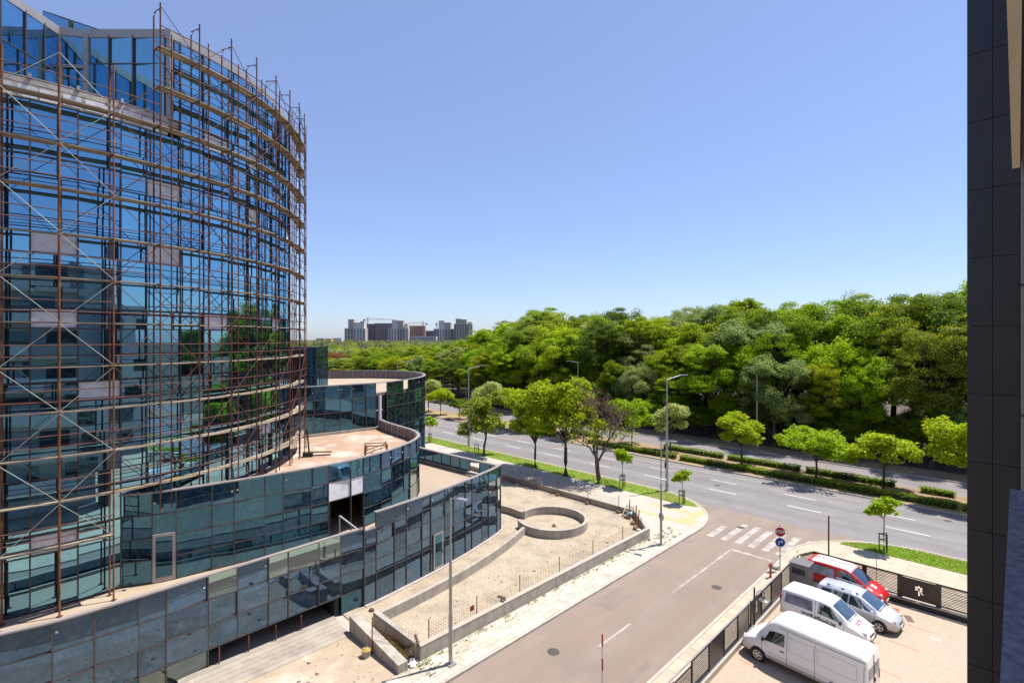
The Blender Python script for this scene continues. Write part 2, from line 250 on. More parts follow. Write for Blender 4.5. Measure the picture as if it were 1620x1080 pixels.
# ------------------------------------------------------------------ mesh building
class MB:
    def __init__(s): s.v = []; s.f = []
    def add(s, vs, fs):
        o = len(s.v); s.v += [tuple(p) for p in vs]; s.f += [tuple(i + o for i in f) for f in fs]; return s
    def box(s, c, size, rz=0.0, M=None):
        hx, hy, hz = size[0] / 2, size[1] / 2, size[2] / 2
        T = M or (Matrix.Translation(c) @ Matrix.Rotation(rz, 4, 'Z'))
        vs = [T @ Vector((x, y, z)) for x in (-hx, hx) for y in (-hy, hy) for z in (-hz, hz)]
        return s.add(vs, [(0, 1, 3, 2), (4, 6, 7, 5), (0, 4, 5, 1), (2, 3, 7, 6), (0, 2, 6, 4), (1, 5, 7, 3)])
    def bar(s, p, q, w, h=None):                       # rectangular bar between two points
        p = Vector(p); q = Vector(q); d = q - p; h = h or w
        m = d.to_track_quat('X', 'Z').to_matrix().to_4x4()
        return s.box(None, (d.length, w, h), M=Matrix.Translation((p + q) / 2) @ m)
    def tube(s, p, q, r0, r1=None, n=8, cap=True):
        p = Vector(p); q = Vector(q); r1 = r0 if r1 is None else r1; d = (q - p)
        m = d.to_track_quat('Z', 'Y').to_matrix()
        vs = []
        for k in range(n):
            t = 2 * math.pi * k / n; u = m @ Vector((math.cos(t), math.sin(t), 0))
            vs += [p + u * r0, q + u * r1]
        fs = [(2 * k, 2 * ((k + 1) % n), 2 * ((k + 1) % n) + 1, 2 * k + 1) for k in range(n)]
        if cap: fs += [tuple(2 * k for k in range(n))[::-1], tuple(2 * k + 1 for k in range(n))]
        return s.add(vs, fs)
    def path(s, pts, rs, n=7):
        pts = [Vector(p) for p in pts]; rings = []
        if not hasattr(rs, '__len__'): rs = [rs] * len(pts)
        for i, p in enumerate(pts):
            d = pts[min(i + 1, len(pts) - 1)] - pts[max(i - 1, 0)]
            m = d.to_track_quat('Z', 'Y').to_matrix()
            rings.append([p + m @ Vector((math.cos(2 * math.pi * k / n), math.sin(2 * math.pi * k / n), 0)) * rs[i] for k in range(n)])
        vs = [p for r in rings for p in r]; fs = []
        for i in range(len(pts) - 1):
            for k in range(n): fs.append((i * n + k, i * n + (k + 1) % n, (i + 1) * n + (k + 1) % n, (i + 1) * n + k))
        fs += [tuple(range(n))[::-1], tuple(range((len(pts) - 1) * n, len(pts) * n))]
        return s.add(vs, fs)
    def prism(s, poly, z0, z1):                        # poly: list of (x, y), counter-clockwise or not
        n = len(poly); ar = sum(poly[i][0] * poly[(i + 1) % n][1] - poly[(i + 1) % n][0] * poly[i][1] for i in range(n))
        if ar < 0: poly = poly[::-1]
        vs = [(p[0], p[1], z0) for p in poly] + [(p[0], p[1], z1) for p in poly]
        fs = [tuple(range(n))[::-1], tuple(range(n, 2 * n))] + [(i, (i + 1) % n, n + (i + 1) % n, n + i) for i in range(n)]
        return s.add(vs, fs)
    def ribbon(s, pts, w0, w1, z0, z1, closed=False):  # a wall along a polyline from offset w0 to w1 (left of travel positive)
        P = [Vector((p[0], p[1])) for p in pts]; n = len(P); L = []
        for i in range(n):
            if closed: a, b = P[i - 1], P[(i + 1) % n]
            else: a, b = P[max(i - 1, 0)], P[min(i + 1, n - 1)]
            d = (b - a).normalized(); nr = Vector((-d.y, d.x))
            L.append((P[i] + nr * w0, P[i] + nr * w1))
        vs = []
        for a, b in L: vs += [(a.x, a.y, z0), (b.x, b.y, z0), (b.x, b.y, z1), (a.x, a.y, z1)]
        fs = []
        for i in range(n if closed else n - 1):
            o, q = 4 * i, 4 * ((i + 1) % n)
            for k in range(4): fs.append((o + k, o + (k + 1) % 4, q + (k + 1) % 4, q + k))
        if not closed: fs += [(3, 2, 1, 0), (4 * n - 4, 4 * n - 3, 4 * n - 2, 4 * n - 1)]
        return s.add(vs, fs)
    def lathe(s, prof, c=(0, 0, 0), n=16, M=None):
        vs = []; m = len(prof); T = M or Matrix.Translation(c)
        for k in range(n):
            t = 2 * math.pi * k / n
            for r, z in prof: vs.append(T @ Vector((r * math.cos(t), r * math.sin(t), z)))
        fs = [(k * m + i, ((k + 1) % n) * m + i, ((k + 1) % n) * m + i + 1, k * m + i + 1) for k in range(n) for i in range(m - 1)]
        return s.add(vs, fs)
    def mesh(s, name, mt, smooth=False):
        me = bpy.data.meshes.new(name); me.from_pydata(s.v, [], s.f)
        bm = bmesh.new(); bm.from_mesh(me); bmesh.ops.recalc_face_normals(bm, faces=bm.faces); bm.to_mesh(me); bm.free()
        if smooth:
            me.shade_smooth(); me.set_sharp_from_angle(angle=R(smooth if smooth is not True else 35))
        me.materials.append(mt); return me
    def obj(s, name, mt, parent=None, smooth=False):   # built in world coordinates, handed to the parent's frame
        me = s.mesh(name, mt, smooth); o = bpy.data.objects.new(name, me); COL.objects.link(o)
        if parent is not None:
            o.parent = parent; me.transform(FR[parent.name].inverted())
        return o
FR = {}
def tag(o, label, cat, group=None):
    o['label'] = label; o['category'] = cat
    if group: o['group'] = group
    return o
def thing(name, label, cat, loc=(0, 0, 0), rz=0.0, group=None):
    o = bpy.data.objects.new(name, None); COL.objects.link(o); o.empty_display_size = 0.3
    o.location = loc; o.rotation_euler = (0, 0, rz); FR[o.name] = Matrix.Translation(loc) @ Matrix.Rotation(rz, 4, 'Z')
    return tag(o, label, cat, group)
def part(me, name, parent, M):                         # a part that shares mesh data; M in world coordinates
    o = bpy.data.objects.new(name, me); COL.objects.link(o); o.parent = parent
    o.matrix_local = FR[parent.name].inverted() @ M if parent.name in FR else M
    return o
def struct(o): o['kind'] = 'structure'; return o
def stuff(o): o['kind'] = 'stuff'; return o
CUBES = {}
def cube(mt):
    if mt.name not in CUBES: CUBES[mt.name] = MB().box((0, 0, 0), (1, 1, 1)).mesh('unit_' + mt.name, mt)
    return CUBES[mt.name]
def TRS(c, rz, size, tilt=(0, 0)):
    return Matrix.Translation(c) @ Matrix.Rotation(rz, 4, 'Z') @ Matrix.Rotation(tilt[0], 4, 'X') @ Matrix.Rotation(tilt[1], 4, 'Y') @ Matrix.Diagonal((*size, 1))
def copy_tree(o, loc, rz=None, label=None, group=None, scale=None):
    c = o.copy(); COL.objects.link(c); c.location = loc
    if rz is not None: c.rotation_euler = (0, 0, rz)
    if scale: c.scale = scale
    if label: c['label'] = label
    if group: c['group'] = group
    for ch in list(o.children):
        d = ch.copy(); COL.objects.link(d); d.parent = c
        for g in list(ch.children):
            e = g.copy(); COL.objects.link(e); e.parent = d
    return c
def spline(pts, step=0.25):
    P = [Vector((p[0], p[1])) for p in pts]; out = []
    for i in range(len(P) - 1):
        p0 = P[i - 1] if i else P[0] * 2 - P[1]; p1, p2 = P[i], P[i + 1]
        p3 = P[i + 2] if i + 2 < len(P) else P[-1] * 2 - P[-2]
        n = max(2, int((p2 - p1).length / step))
        for k in range(n):
            t = k / n
            out.append(0.5 * ((2 * p1) + (p2 - p0) * t + (2 * p0 - 5 * p1 + 4 * p2 - p3) * t * t + (3 * p1 - p0 - 3 * p2 + p3) * t ** 3))
    out.append(P[-1]); return out
def cuts(pts, widths):                                 # breakpoints along a dense polyline at cycled widths
    out = [pts[0]]; acc = 0; k = 0
    for a, b in zip(pts, pts[1:]):
        seg = (b - a).length
        while acc + seg >= widths[k % len(widths)]:
            t = (widths[k % len(widths)] - acc) / seg; a = a + (b - a) * t; out.append(a); seg = (b - a).length; acc = 0; k += 1
        acc += seg
    if (pts[-1] - out[-1]).length > 0.5: out.append(pts[-1])
    else: out[-1] = pts[-1]
    return out
def text_obj(s, size, mt, parent, M, name='lettering', extrude=0.0, bold=0.008):
    cu = bpy.data.curves.new('t', 'FONT'); cu.body = s; cu.size = size; cu.align_x = 'CENTER'; cu.align_y = 'CENTER'; cu.extrude = extrude; cu.resolution_u = 3; cu.offset = bold
    t = bpy.data.objects.new('t', cu); COL.objects.link(t)
    me = bpy.data.meshes.new_from_object(t.evaluated_get(bpy.context.evaluated_depsgraph_get()))
    bpy.data.objects.remove(t); bpy.data.curves.remove(cu)
    me.name = name; me.materials.clear(); me.materials.append(mt)
    o = bpy.data.objects.new(name, me); COL.objects.link(o); o.parent = parent; o.matrix_local = M
    return o
# ------------------------------------------------------------------ ground, roads, pavements
def ab_poly(pts): return [tuple(AB(a, b))[:2] for a, b in pts]
def sheet(name, pts, z0, z1, mt, parent=None):
    o = MB().prism(ab_poly(pts), z0, z1).obj(name, mt, parent)
    return o if parent is not None else struct(o)
def arc(ca, cb, r, t0, t1, sg, n=14):                  # quarter bends of the kerbs, sg=+1 left corner, -1 right corner
    return [(ca + r * math.sin(R(t0 + (t1 - t0) * k / n)), cb + sg * r * math.cos(R(t0 + (t1 - t0) * k / n))) for k in range(n + 1)]
struct(MB().prism([(-3000, -600), (3000, -600), (3000, 5000), (-3000, 5000)], -0.6, -0.05).obj('ground', M_litter))
sheet('dry_verge', [(77.3, -300), (82.6, -300), (82.6, 120), (77.3, 120)], -0.3, -0.01, M_soil)
boul = sheet('boulevard', [(-60, -420), (63.3, -420), (63.3, 160), (-60, 160)], -0.3, 0.0, M_asph)
side = sheet('side_street', [(-50, -19.4), (42, -19.4), (46.5, -20.6), (49.3, -23), (49.6, -9), (46.5, -11.4), (42, -12.5), (-50, -12.5)], -0.2, 0.004, M_asph2)
sheet('far_carriageway', [(70.8, -420), (77.2, -420), (77.2, 160), (70.8, 160)], -0.3, 0.0, M_asph)
LC, RC = (42.4, -27.6, 8.0), (42.2, -4.5, 8.1)
arcL = lambda r, t0=0, t1=90: arc(LC[0], LC[1], r, t0, t1, 1)
arcR = lambda r, t0=0, t1=90: arc(RC[0], RC[1], r, t0, t1, -1)
paveL = sheet('pavement_left', [(-50, -19.6)] + arcL(8.0) + [(50.4, -420), (-50, -420)], -0.2, 0.10, M_paveL)
paveR = sheet('pavement_right', [(-60, -12.6)] + arcR(8.1) + [(50.3, 160), (-60, 160)], -0.2, 0.10, M_paveR)
median = sheet('median_strip', [(63.4, -420), (70.7, -420), (70.7, 160), (63.4, 160)], -0.2, 0.11, M_soil)
# kerb stones
def kerb(name, pts, n_max=400, z=0.135, w=0.16):
    root = MB().ribbon([AB(a, b).xy for a, b in pts], -w / 2 + .02, w / 2 - .02, -0.1, 0.06).obj(name, M_kerb); struct(root); FR[root.name] = Matrix.Identity(4)
    P = [Vector(AB(a, b).xy) for a, b in pts]; dense = []
    for p, q in zip(P, P[1:]):
        k = max(1, int((q - p).length / 0.2)); dense += [p + (q - p) * i / k for i in range(k)]
    dense.append(P[-1]); c = cuts(dense, [1.0])
    for p, q in zip(c, c[1:]):
        d = q - p
        part(cube(M_kerb), 'kerb_stone', root, TRS(((p.x + q.x) / 2, (p.y + q.y) / 2, z / 2 + rnd.uniform(-.004, .004)), math.atan2(d.y, d.x), (max(.2, d.length - 0.015), w, z)))
    return root
kerb('kerb_left', [(8, -19.5), (42.4, -19.5)] + arcL(8.08)[1:] + [(50.48, -95)])
kerb('kerb_right', [(12, -12.5), (42.2, -12.5)] + arcR(8.18)[1:] + [(50.38, 12)])
kerb('kerb_median', [(63.32, 16), (63.32, -60)])
kerb('kerb_far', [(77.28, 5), (77.28, -50)])
# paving slabs that can be told apart
def slabs(root, a0, a1, b0, b1, sa, sb, z, mt, keep=lambda a, b: True, stag=True):
    FR.setdefault(root.name, Matrix.Identity(4))
    na, nb = int(round((a1 - a0) / sa)), int(round((b1 - b0) / sb))
    for j in range(nb):
        for i in range(na):
            a = a0 + (i + .5) * sa + (sa / 2 if stag and j % 2 else 0); b = b0 + (j + .5) * sb
            if not keep(a, b): continue
            part(cube(mt), 'paving_slab', root, TRS(AB(a, b, z + rnd.uniform(-.005, .004)), A45, (sa - .014, sb - .014, 0.04), (rnd.gauss(0, .004), rnd.gauss(0, .004))))
slabs(paveL, 11.0, 41.6, -21.45, -19.6, 0.62, 0.462, 0.105, M_slab)
slabs(paveR, 14.0, 40.4, -12.38, -10.95, 0.62, 0.476, 0.105, M_slabR)
slabs(paveR, 40.7, 47.3, -9.2, 9.7, 0.82, 0.9, 0.105, M_slabR, keep=lambda a, b: not (a > 46 and b < -7.4), stag=False)
# tactile paving at the corner
for a0, a1, b0, b1 in ((42.6, 43.2, -26.4, -20.4), (44.5, 47.0, -21.6, -20.9), (43.2, 44.3, -21.9, -20.4), (45.4, 46.0, -26.0, -21.6)):
    sheet('tactile_paving', [(a0, b0), (a1, b0), (a1, b1), (a0, b1)], 0.09, 0.106, M_tact, paveL)
# road markings
def mark(parent, a0, a1, b0, b1, z=0.0):
    sheet('lane_marking', [(a0, b0), (a1, b0), (a1, b1), (a0, b1)], z - 0.05, z + 0.004, M_white2 if parent.name == 'boulevard' else M_white, parent)
FR['boulevard'] = FR['side_street'] = FR['pavement_left'] = Matrix.Identity(4)
for k in range(-9, 4):
    mark(boul, 54.83, 54.99, -16.2 + 8 * k, -13.2 + 8 * k); mark(boul, 58.65, 58.81, -17.6 + 8 * k, -14.6 + 8 * k)
for b in (-18.3, -17.15, -16.1, -15.05, -14.0, -12.95, -11.9):
    sa = 0.25 * rnd.random(); mark(side, 41.7 + (1.0 if b > -12.5 else 0) + sa, 46.5 + (-1.5 if b < -18 else 0) + .2 * rnd.random(), b - .26, b + .26, 0.004)
mark(side, 40.2, 40.55, -15.95, -12.9, 0.004); mark(side, 30.6, 40.2, -16.02, -15.88, 0.004); mark(side, 22.6, 25.7, -16.02, -15.88, 0.004); mark(side, 14.5, 17.5, -16.02, -15.88, 0.004)
# drain, manhole covers and patches in the asphalt
M_iron = mat('cast_iron', (0.10, 0.085, 0.075), (0.07, 0.06, 0.055), 0.7, 0.4, scale=6, coord='World'); M_patch = mat('asphalt_patch', (0.235, 0.182, 0.146), (0.20, 0.156, 0.128), 0.9, scale=1.2, coord='World')
q = AB(39.6, -12.75, .005); MB().box((q.x, q.y, 0.002), (.75, .34, .012), A45).obj('drain_grate', M_iron, side)
for a, b in ((33.5, -14.2), (20.5, -17.4), (45.6, -17.2)): q = AB(a, b); MB().lathe([(.001, .0085), (.30, .0085), (.33, .006), (.33, -.02)], (q.x, q.y, 0), 20).obj('manhole_cover', M_iron, side)
for a, b in ((56.8, -24), (53.1, -34), (60.6, -4.5)): q = AB(a, b); MB().lathe([(.001, .0045), (.32, .0045), (.34, .003), (.34, -.02)], (q.x, q.y, 0), 20).obj('manhole_cover', M_iron, boul)
for a0, a1, b0, b1 in ((26.0, 28.8, -18.9, -17.6), (18.0, 23.5, -13.6, -13.1)): sheet('asphalt_patch', [(a0, b0), (a1, b0 + .05), (a1 - .1, b1), (a0 + .05, b1 + .04)], -.05, 0.0065, M_patch, side)
# grass verges
gl = [(47.4, -110), (47.4, -23.3)] + arcL(7.75, 42, 90)[1:] + [(50.15, -110)]
gr = [(47.4, 30), (47.4, -10.1)] + arcR(7.85, 42, 90)[1:] + [(50.05, 30)]
sheet('grass_verge_left', gl, 0.05, 0.135, M_grass); sheet('grass_verge_right', gr, 0.05, 0.135, M_grass)
def inside(p, poly):
    c = False; j = len(poly) - 1
    for i in range(len(poly)):
        (xi, yi), (xj, yj) = poly[i], poly[j]
        if (yi > p[1]) != (yj > p[1]) and p[0] < (xj - xi) * (p[1] - yi) / (yj - yi) + xi: c = not c
        j = i
    return c
def np_mesh(name, V, nper, mt):                        # V: (n, nper, 3) separate faces
    n = len(V); me = bpy.data.meshes.new(name)
    me.vertices.add(n * nper); me.loops.add(n * nper); me.polygons.add(n)
    me.vertices.foreach_set('co', np.asarray(V, np.float32).ravel())
    me.loops.foreach_set('vertex_index', np.arange(n * nper, dtype=np.int32))
    me.polygons.foreach_set('loop_start', np.arange(0, n * nper, nper, dtype=np.int32))
    me.update(); me.validate(); me.materials.append(mt); return me
def grass(name, poly, n, label, b_lo, b_hi, color, hmin=.07, hmax=.2):
    rng = np.random.default_rng(5 + n); V = []
    while len(V) < n:
        b = rng.uniform(b_lo, b_hi); a = rng.uniform(min(p[0] for p in poly), max(p[0] for p in poly))
        if not inside((a, b), poly): continue
        c = AB(a, b, 0.12); t = rng.uniform(0, 6.28); h = rng.uniform(hmin, hmax); w = rng.uniform(.012, .035)
        d = Vector((math.cos(t), math.sin(t), 0)); e = Vector((rng.normal(0, .05), rng.normal(0, .05), h))
        V.append((c - d * w, c + d * w, c + e))
    o = bpy.data.objects.new(name, np_mesh(name, np.array(V), 3, M_blade)); COL.objects.link(o); o.color = color
    tag(o, label, 'grass'); stuff(o)
grass('grass', gl, 20000, 'short grass growing on the verge before the plaza and boulevard', -75, -22, (0.25, 0.36, 0.03, 1), .05, .14)
grass('grass', gr, 22000, 'bright short grass growing beside the car park footpath', -11, 9, (0.23, 0.36, 0.03, 1), .04, .12)
# weeds in the joints of the pavement
rng = np.random.default_rng(3); V = []
spots = [(a, -21.5 + abs(rng.normal(0, .18))) for a in rng.uniform(14, 38, 90)] + [(rng.uniform(36, 41), -21.5 + min(1.4, rng.exponential(.6))) for _ in range(60)] + [(14.6 + rng.exponential(.8), rng.uniform(-21.6, -20.2)) for _ in range(26)] + [(rng.uniform(38, 44), -11.3 + rng.normal(0, .3)) for _ in range(14)]
for a, b in spots:
    for _ in range(14):
        c = AB(a + rng.normal(0, .09), b + rng.normal(0, .03), .11); t = rng.uniform(0, 6.28); d = Vector((math.cos(t), math.sin(t), 0)) * rng.uniform(.01, .035)
        V.append((c - d, c + d, c + Vector((rng.normal(0, .04), rng.normal(0, .04), rng.uniform(.03, .12)))))
o = bpy.data.objects.new('weeds', np_mesh('weeds', np.array(V), 3, M_blade)); COL.objects.link(o); o.color = (0.14, 0.19, 0.03, 1)
tag(o, 'small weeds growing in the pavement joints', 'weeds'); stuff(o)

# ------------------------------------------------------------------ plaza, driveway, low concrete walls
ZP = 0.16
sheet('plaza', [(15.3, -21.7), (37.6, -21.7), (41.2, -25.2), (41.2, -95), (14.2, -60), (14.2, -26.2), (15.3, -26.2)], -0.1, ZP, M_plaza)
sheet('driveway', [(-20, -21.55), (13.6, -21.55), (13.6, -60), (-20, -60)], -0.1, 0.12, M_drive)
sheet('planting_bed', [(14.15, -21.7), (15.25, -21.7), (15.25, -26.3), (14.15, -26.3)], -0.1, 0.18, M_drive)
def wall(label, pts, w0, w1, z0, z1, closed=False, smooth=False, cap=0.0):
    P = [AB(a, b) for a, b in pts]; c = P[len(P) // 2]
    r = thing('low_concrete_wall', label, 'wall', (c.x, c.y, 0))
    MB().ribbon([p.xy for p in P], w0, w1, z0, z1).obj('wall_body', M_conc, r, smooth)
    if cap: MB().ribbon([p.xy for p in P], w0 - cap, w1 + cap, z1 + .001, z1 + .05).obj('wall_coping', M_cap, r, smooth)
    return r
def dense(pts, step=0.5): return [tuple(p) for p in spline(pts, step)]
wall('long straight low concrete wall between plaza and side street pavement', [(15.0 + i * 1.9, -21.6) for i in range(13)], 0.0, 0.28, 0.0, 0.80, cap=0.01)
wall('short slanted concrete wall cutting off the plaza corner', [(37.8, -21.6), (39.4, -23.2), (41.3, -25.1)], 0.0, 0.28, 0.0, 0.80)
wall('low concrete wall of the plaza along the boulevard footpath', [(41.3, -25.1 - 2 * i) for i in range(36)], 0.0, 0.28, 0.0, 0.70)
wall('concrete end wall of the plaza facing the driveway', [(15.0, -26.1), (15.0, -24), (15.0, -21.9)], -0.15, 0.15, 0.0, 0.95)
wall('curved low concrete wall running from driveway end to round enclosure', dense([(15.3, -26.1), (19, -26.4), (23, -27.0), (27, -28.0), (30.7, -29.3)]), -0.13, 0.13, 0.0, 0.78, smooth=True)
ca, cb = toAB(3.55, 44.5)
ring = [(ca + 2.95 * math.cos(t), cb + 2.95 * math.sin(t)) for t in [R(-107 - 16 + d) for d in range(20, 341, 8)]]
# opening of the ring faces the glass building
wall('round concrete enclosure wall standing in the middle of the plaza', ring, -0.13, 0.13, 0.0, 0.86, smooth=True)
wall('short concrete wall joining round enclosure to the glass prow', [ring[0] if (AB(*ring[0]).y > AB(*ring[-1]).y) else ring[-1], (33.4, -33.6), (33.0, -35.6)], -0.13, 0.13, 0.0, 0.8)
# sloping wide wall beside the driveway
r = thing('sloping_concrete_wall', 'wide board marked concrete wall sloping down beside the driveway', 'wall', AB(13.9, -24))
mb = MB(); vs = []
for b, z in ((-26.5, 1.05), (-21.5, 0.55)):
    for a, zz in ((13.6, -0.05), (14.15, -0.05), (14.15, z), (13.6, z)): vs.append(AB(a, b, zz))
mb.add(vs, [(0, 1, 2, 3), (7, 6, 5, 4), (0, 4, 5, 1), (1, 5, 6, 2), (2, 6, 7, 3), (3, 7, 4, 0)]).obj('wall_body', M_conc, r)
for k in range(15):
    b = -26.3 + k * .33; MB().box(AB(13.592, b, .28 + .02 * (15 - k)), (.02, .03, .42), A45).obj('board_mark', M_conc, r)
# boards over the garage ramp
r = thing('ramp_cover', 'pale boards covering the ramp under the garage opening', 'boards', AB(10, -27.2))
for k in range(6):
    b = -26.35 - k * .345; z = 0.14 + k * .045
    part(cube(M_rboard), 'board', r, TRS(AB(9.6 + rnd.uniform(-.05, .05), b, z), A45, (7.8, .335, .05), (R(7.4), 0)))

# crumbs of rubble and mortar left on the plaza and terraces
mb = MB(); rq = random.Random(31)
for _ in range(330):
    if rq.random() < .6: a, b, z = rq.uniform(16, 40), rq.uniform(-27, -22), ZP
    else: a, b, z = rq.uniform(2, 13), rq.uniform(-26, -22), .12
    s = rq.uniform(.02, .07) * (2 if rq.random() < .06 else 1); q = AB(a, b, z + s * .3); mb.box(None, (s * 1.4, s, s * .7), M=Matrix.Translation(q) @ Matrix.Rotation(rq.uniform(0, 6), 4, 'Z') @ Matrix.Rotation(rq.uniform(-.4, .4), 4, 'X'))
o = mb.obj('rubble', M_conc); tag(o, 'crumbs of rubble scattered over plaza and driveway', 'rubble'); stuff(o)
# ------------------------------------------------------------------ rusty wire fences
def fence_post(mb, p, h): mb.bar(p, (p[0], p[1], p[2] + h), .045)
def wire_panel(p, q, h, root, sag=0.0, cell=.16):
    mb = MB(); p = Vector(p); q = Vector(q); L = (q - p).length; n = int(L / cell); d = (q - p) / L
    for i in range(n + 1):
        x = p + d * (L * i / n); s = sag * math.sin(math.pi * i / n) ** 2
        mb.bar(x + Vector((0, 0, .05 - .02)), x + Vector((0, 0, h - s)), .007)
    for j in range(int(h / cell)):
        z = .05 + j * cell; mb.bar(p + Vector((0, 0, z)), q + Vector((0, 0, z)), .007)
    o = mb.obj('wire_mesh', M_rust, root); stuff(o)
fa = [16.0, 19.4, 23.0, 26.9, 30.8, 34.8, 37.6]
r = thing('wire_fence', 'rusty wire mesh fence on thin posts behind the long street wall', 'fence', AB(26, -22.3, ZP))
for i, a in enumerate(fa):
    MB().bar(AB(a, -22.3, ZP - .02), AB(a, -22.3, ZP + 1.45), .05).obj('post', M_rust, r)
    if i: wire_panel(AB(fa[i - 1], -22.3, ZP), AB(a, -22.3, ZP), 1.2, r, sag=.25 * rnd.random())
fb = [-44.5, -40.7, -37.3, -34.0, -30.2, -26.6]
r = thing('wire_fence', 'rusty wire mesh fence on footed posts along the boulevard side of the plaza', 'fence', AB(40.9, -34, ZP))
for i, b in enumerate(fb):
    MB().bar(AB(40.85, b, ZP + .14), AB(40.85, b, ZP + 1.7), .05).obj('post', M_rust, r)
    MB().box(AB(40.8, b, ZP + .11), (.42, .34, .2), A45).obj('foot_block', M_wood, r)
    if i: wire_panel(AB(40.85, fb[i - 1], ZP + .3), AB(40.85, b, ZP + .3), 1.15, r, sag=.3 * rnd.random())
r = thing('wire_fence', 'bent rusty wire fence standing at the cut off plaza corner', 'fence', AB(38.9, -23.6, ZP))
cp = [(40.5, -25.3), (39.5, -24.0), (38.6, -23.2)]
for i, (a, b) in enumerate(cp):
    MB().bar(AB(a, b, ZP), AB(a + .1, b + .05, ZP + 1.6), .06).obj('post', M_rust, r); MB().box(AB(a - .25, b - .1, ZP + .1), (.5, .35, .2), A45 + .4).obj('foot_block', M_wood, r)
    if i: wire_panel(AB(*cp[i - 1], ZP), AB(a, b, ZP), 1.3, r)
r = thing('wire_fence', 'rusty wire mesh stretched over the narrow bed beside the driveway wall', 'fence', AB(13.9, -24.5, .8))
for b, z in ((-23.9, .78),): MB().bar(AB(13.55, b, .12), AB(13.55, b, 2.0), .05).obj('post', M_rust, r)
wire_panel(AB(13.75, -23.9, .85), AB(15.0, -21.9, .6), .9, r)
# ------------------------------------------------------------------ glass tower with scaffolding
TC = Vector((-31.15, 34.0)); RG = 14.8
def tp(ang, r, z=0.0): return Vector((TC.x + r * math.cos(R(ang)), TC.y + r * math.sin(R(ang)), z))
BASE, PITCH, SLAB = 4.25, 3.42, 28.25                  # seven storeys between terrace and setback slab
tower = thing('glass_tower', 'curved blue glass office tower under construction wrapped in scaffolding', 'building', (TC.x, TC.y, 0))
A0, A1 = -106.1, 66.0
K_ANG = math.degrees(math.atan2(26.85 - TC.y, -18.19 - TC.x))     # corner of the setback
arcpts = lambda a0, a1, r, n=60: [tp(a0 + (a1 - a0) * k / n, r).xy for k in range(n + 1)]
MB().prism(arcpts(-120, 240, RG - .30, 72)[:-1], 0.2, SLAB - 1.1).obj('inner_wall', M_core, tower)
fl = [SLAB - PITCH * k for k in range(1, 8)]           # floor levels, from above
angs = [A0]; wd = [6.3, 6.3, 4.2, 6.3, 5.0]; k = 0
while angs[-1] < A1: angs.append(angs[-1] + wd[k % 5]); k += 1
white = {(c + 5, f) for c, f in ((5, 2), (5, 3), (5, 6), (8, 1), (8, 2), (6, 4), (3, 1), (3, 4), (10, 3), (10, 0), (12, 0), (14, 3), (13, 5), (12, 1), (9, 6), (16, 1), (4, 0), (7, 0))}
panes = []
def gpane(c, rz, size, mt): panes.append((c, rz, size, mt))
for f, z0 in enumerate(fl):
    for c in range(len(angs) - 1):
        m = (angs[c] + angs[c + 1]) / 2; w = 2 * RG * math.sin(R(angs[c + 1] - angs[c]) / 2)
        rows = [(z0 + .05, z0 + PITCH - .95)] if (c + f) % 3 else [(z0 + .05, z0 + .95), (z0 + .98, z0 + PITCH - .95)]
        for (za, zb) in rows:
            if f == 0 and m < K_ANG and zb > SLAB - 1.0: zb = SLAB - 1.0
            gpane(tp(m, RG, (za + zb) / 2), R(m + 90), (w - .05, .03, zb - za), M_coat)
        if f == 0 and m < K_ANG: continue
        zt = z0 + PITCH - .9
        if (c, f) in white: part(cube(M_board), 'white_spandrel', tower, TRS(tp(m, RG - .06, zt + .42), R(m + 90), (w - .05, .04, .86)))
        else: gpane(tp(m, RG, zt + .42), R(m + 90), (w - .05, .03, .86), M_coat)
# storey above the setback, right of the corner
tops = [(SLAB + .05, SLAB + 1.6), (SLAB + 1.65, SLAB + 4.35)]
for c in range(len(angs) - 1):
    a0, a1 = max(angs[c], K_ANG), angs[c + 1]
    if a1 - a0 < 1.0: continue
    m = (a0 + a1) / 2; w = 2 * RG * math.sin(R(a1 - a0) / 2)
    for za, zb in tops: gpane(tp(m, RG, (za + zb) / 2), R(m + 90), (w - .05, .03, zb - za), M_coat)
# the setback: two straight glass walls and a narrow door bay
TOP = 32.95
K = Vector((-18.19, 26.85)); N1 = Vector((-22.55, 26.85)); N2 = Vector((-23.85, 26.65)); N3 = Vector((-23.85, 21.1))
def straight(p, q, fr, rows, mt):
    d = q - p; rz = math.atan2(d.y, d.x); n = Vector((d.y, -d.x)).normalized()
    for t0, t1 in zip(fr, fr[1:]):
        c = p + d * (t0 + t1) / 2
        for za, zb in rows: gpane((c.x, c.y, (za + zb) / 2), rz, ((t1 - t0) * d.length - .06, .03, zb - za - .05), mt)
    for t in fr:
        c = p + d * t; part(cube(M_mull), 'mullion', tower, TRS((c.x, c.y, SLAB + 2.2), rz, (.06, .14, 4.4)))
    for za, zb in rows[:-1]:
        c = p + d / 2; part(cube(M_mull), 'transom', tower, TRS((c.x, c.y, zb), rz, (d.length - .07, .1, .05)))
straight(K, N1, [0.02, .05, .44, .73, 1.0], [(SLAB, SLAB + 2.9), (SLAB + 2.9, SLAB + 4.35)], M_coat)
straight(N2, N3, [0, .16, .34, .56, .78, 1.0], [(SLAB, SLAB + 2.3), (SLAB + 2.3, SLAB + 4.35)], M_coat)
d = N1 - N2; c = (N1 + N2) / 2; rz = math.atan2(d.y, d.x)
gpane((c.x, c.y, SLAB + 3.55), rz, (1.2, .03, 1.45), M_coat)
door = MB()
for x in (-.56, .56): door.box((c.x + math.cos(rz) * x, c.y + math.sin(rz) * x, SLAB + 1.4), (.18, .1, 2.8), rz)
door.box((c.x, c.y, SLAB + 2.72), (1.0, .1, .16), rz); door.obj('door_frame', M_fascia, tower)
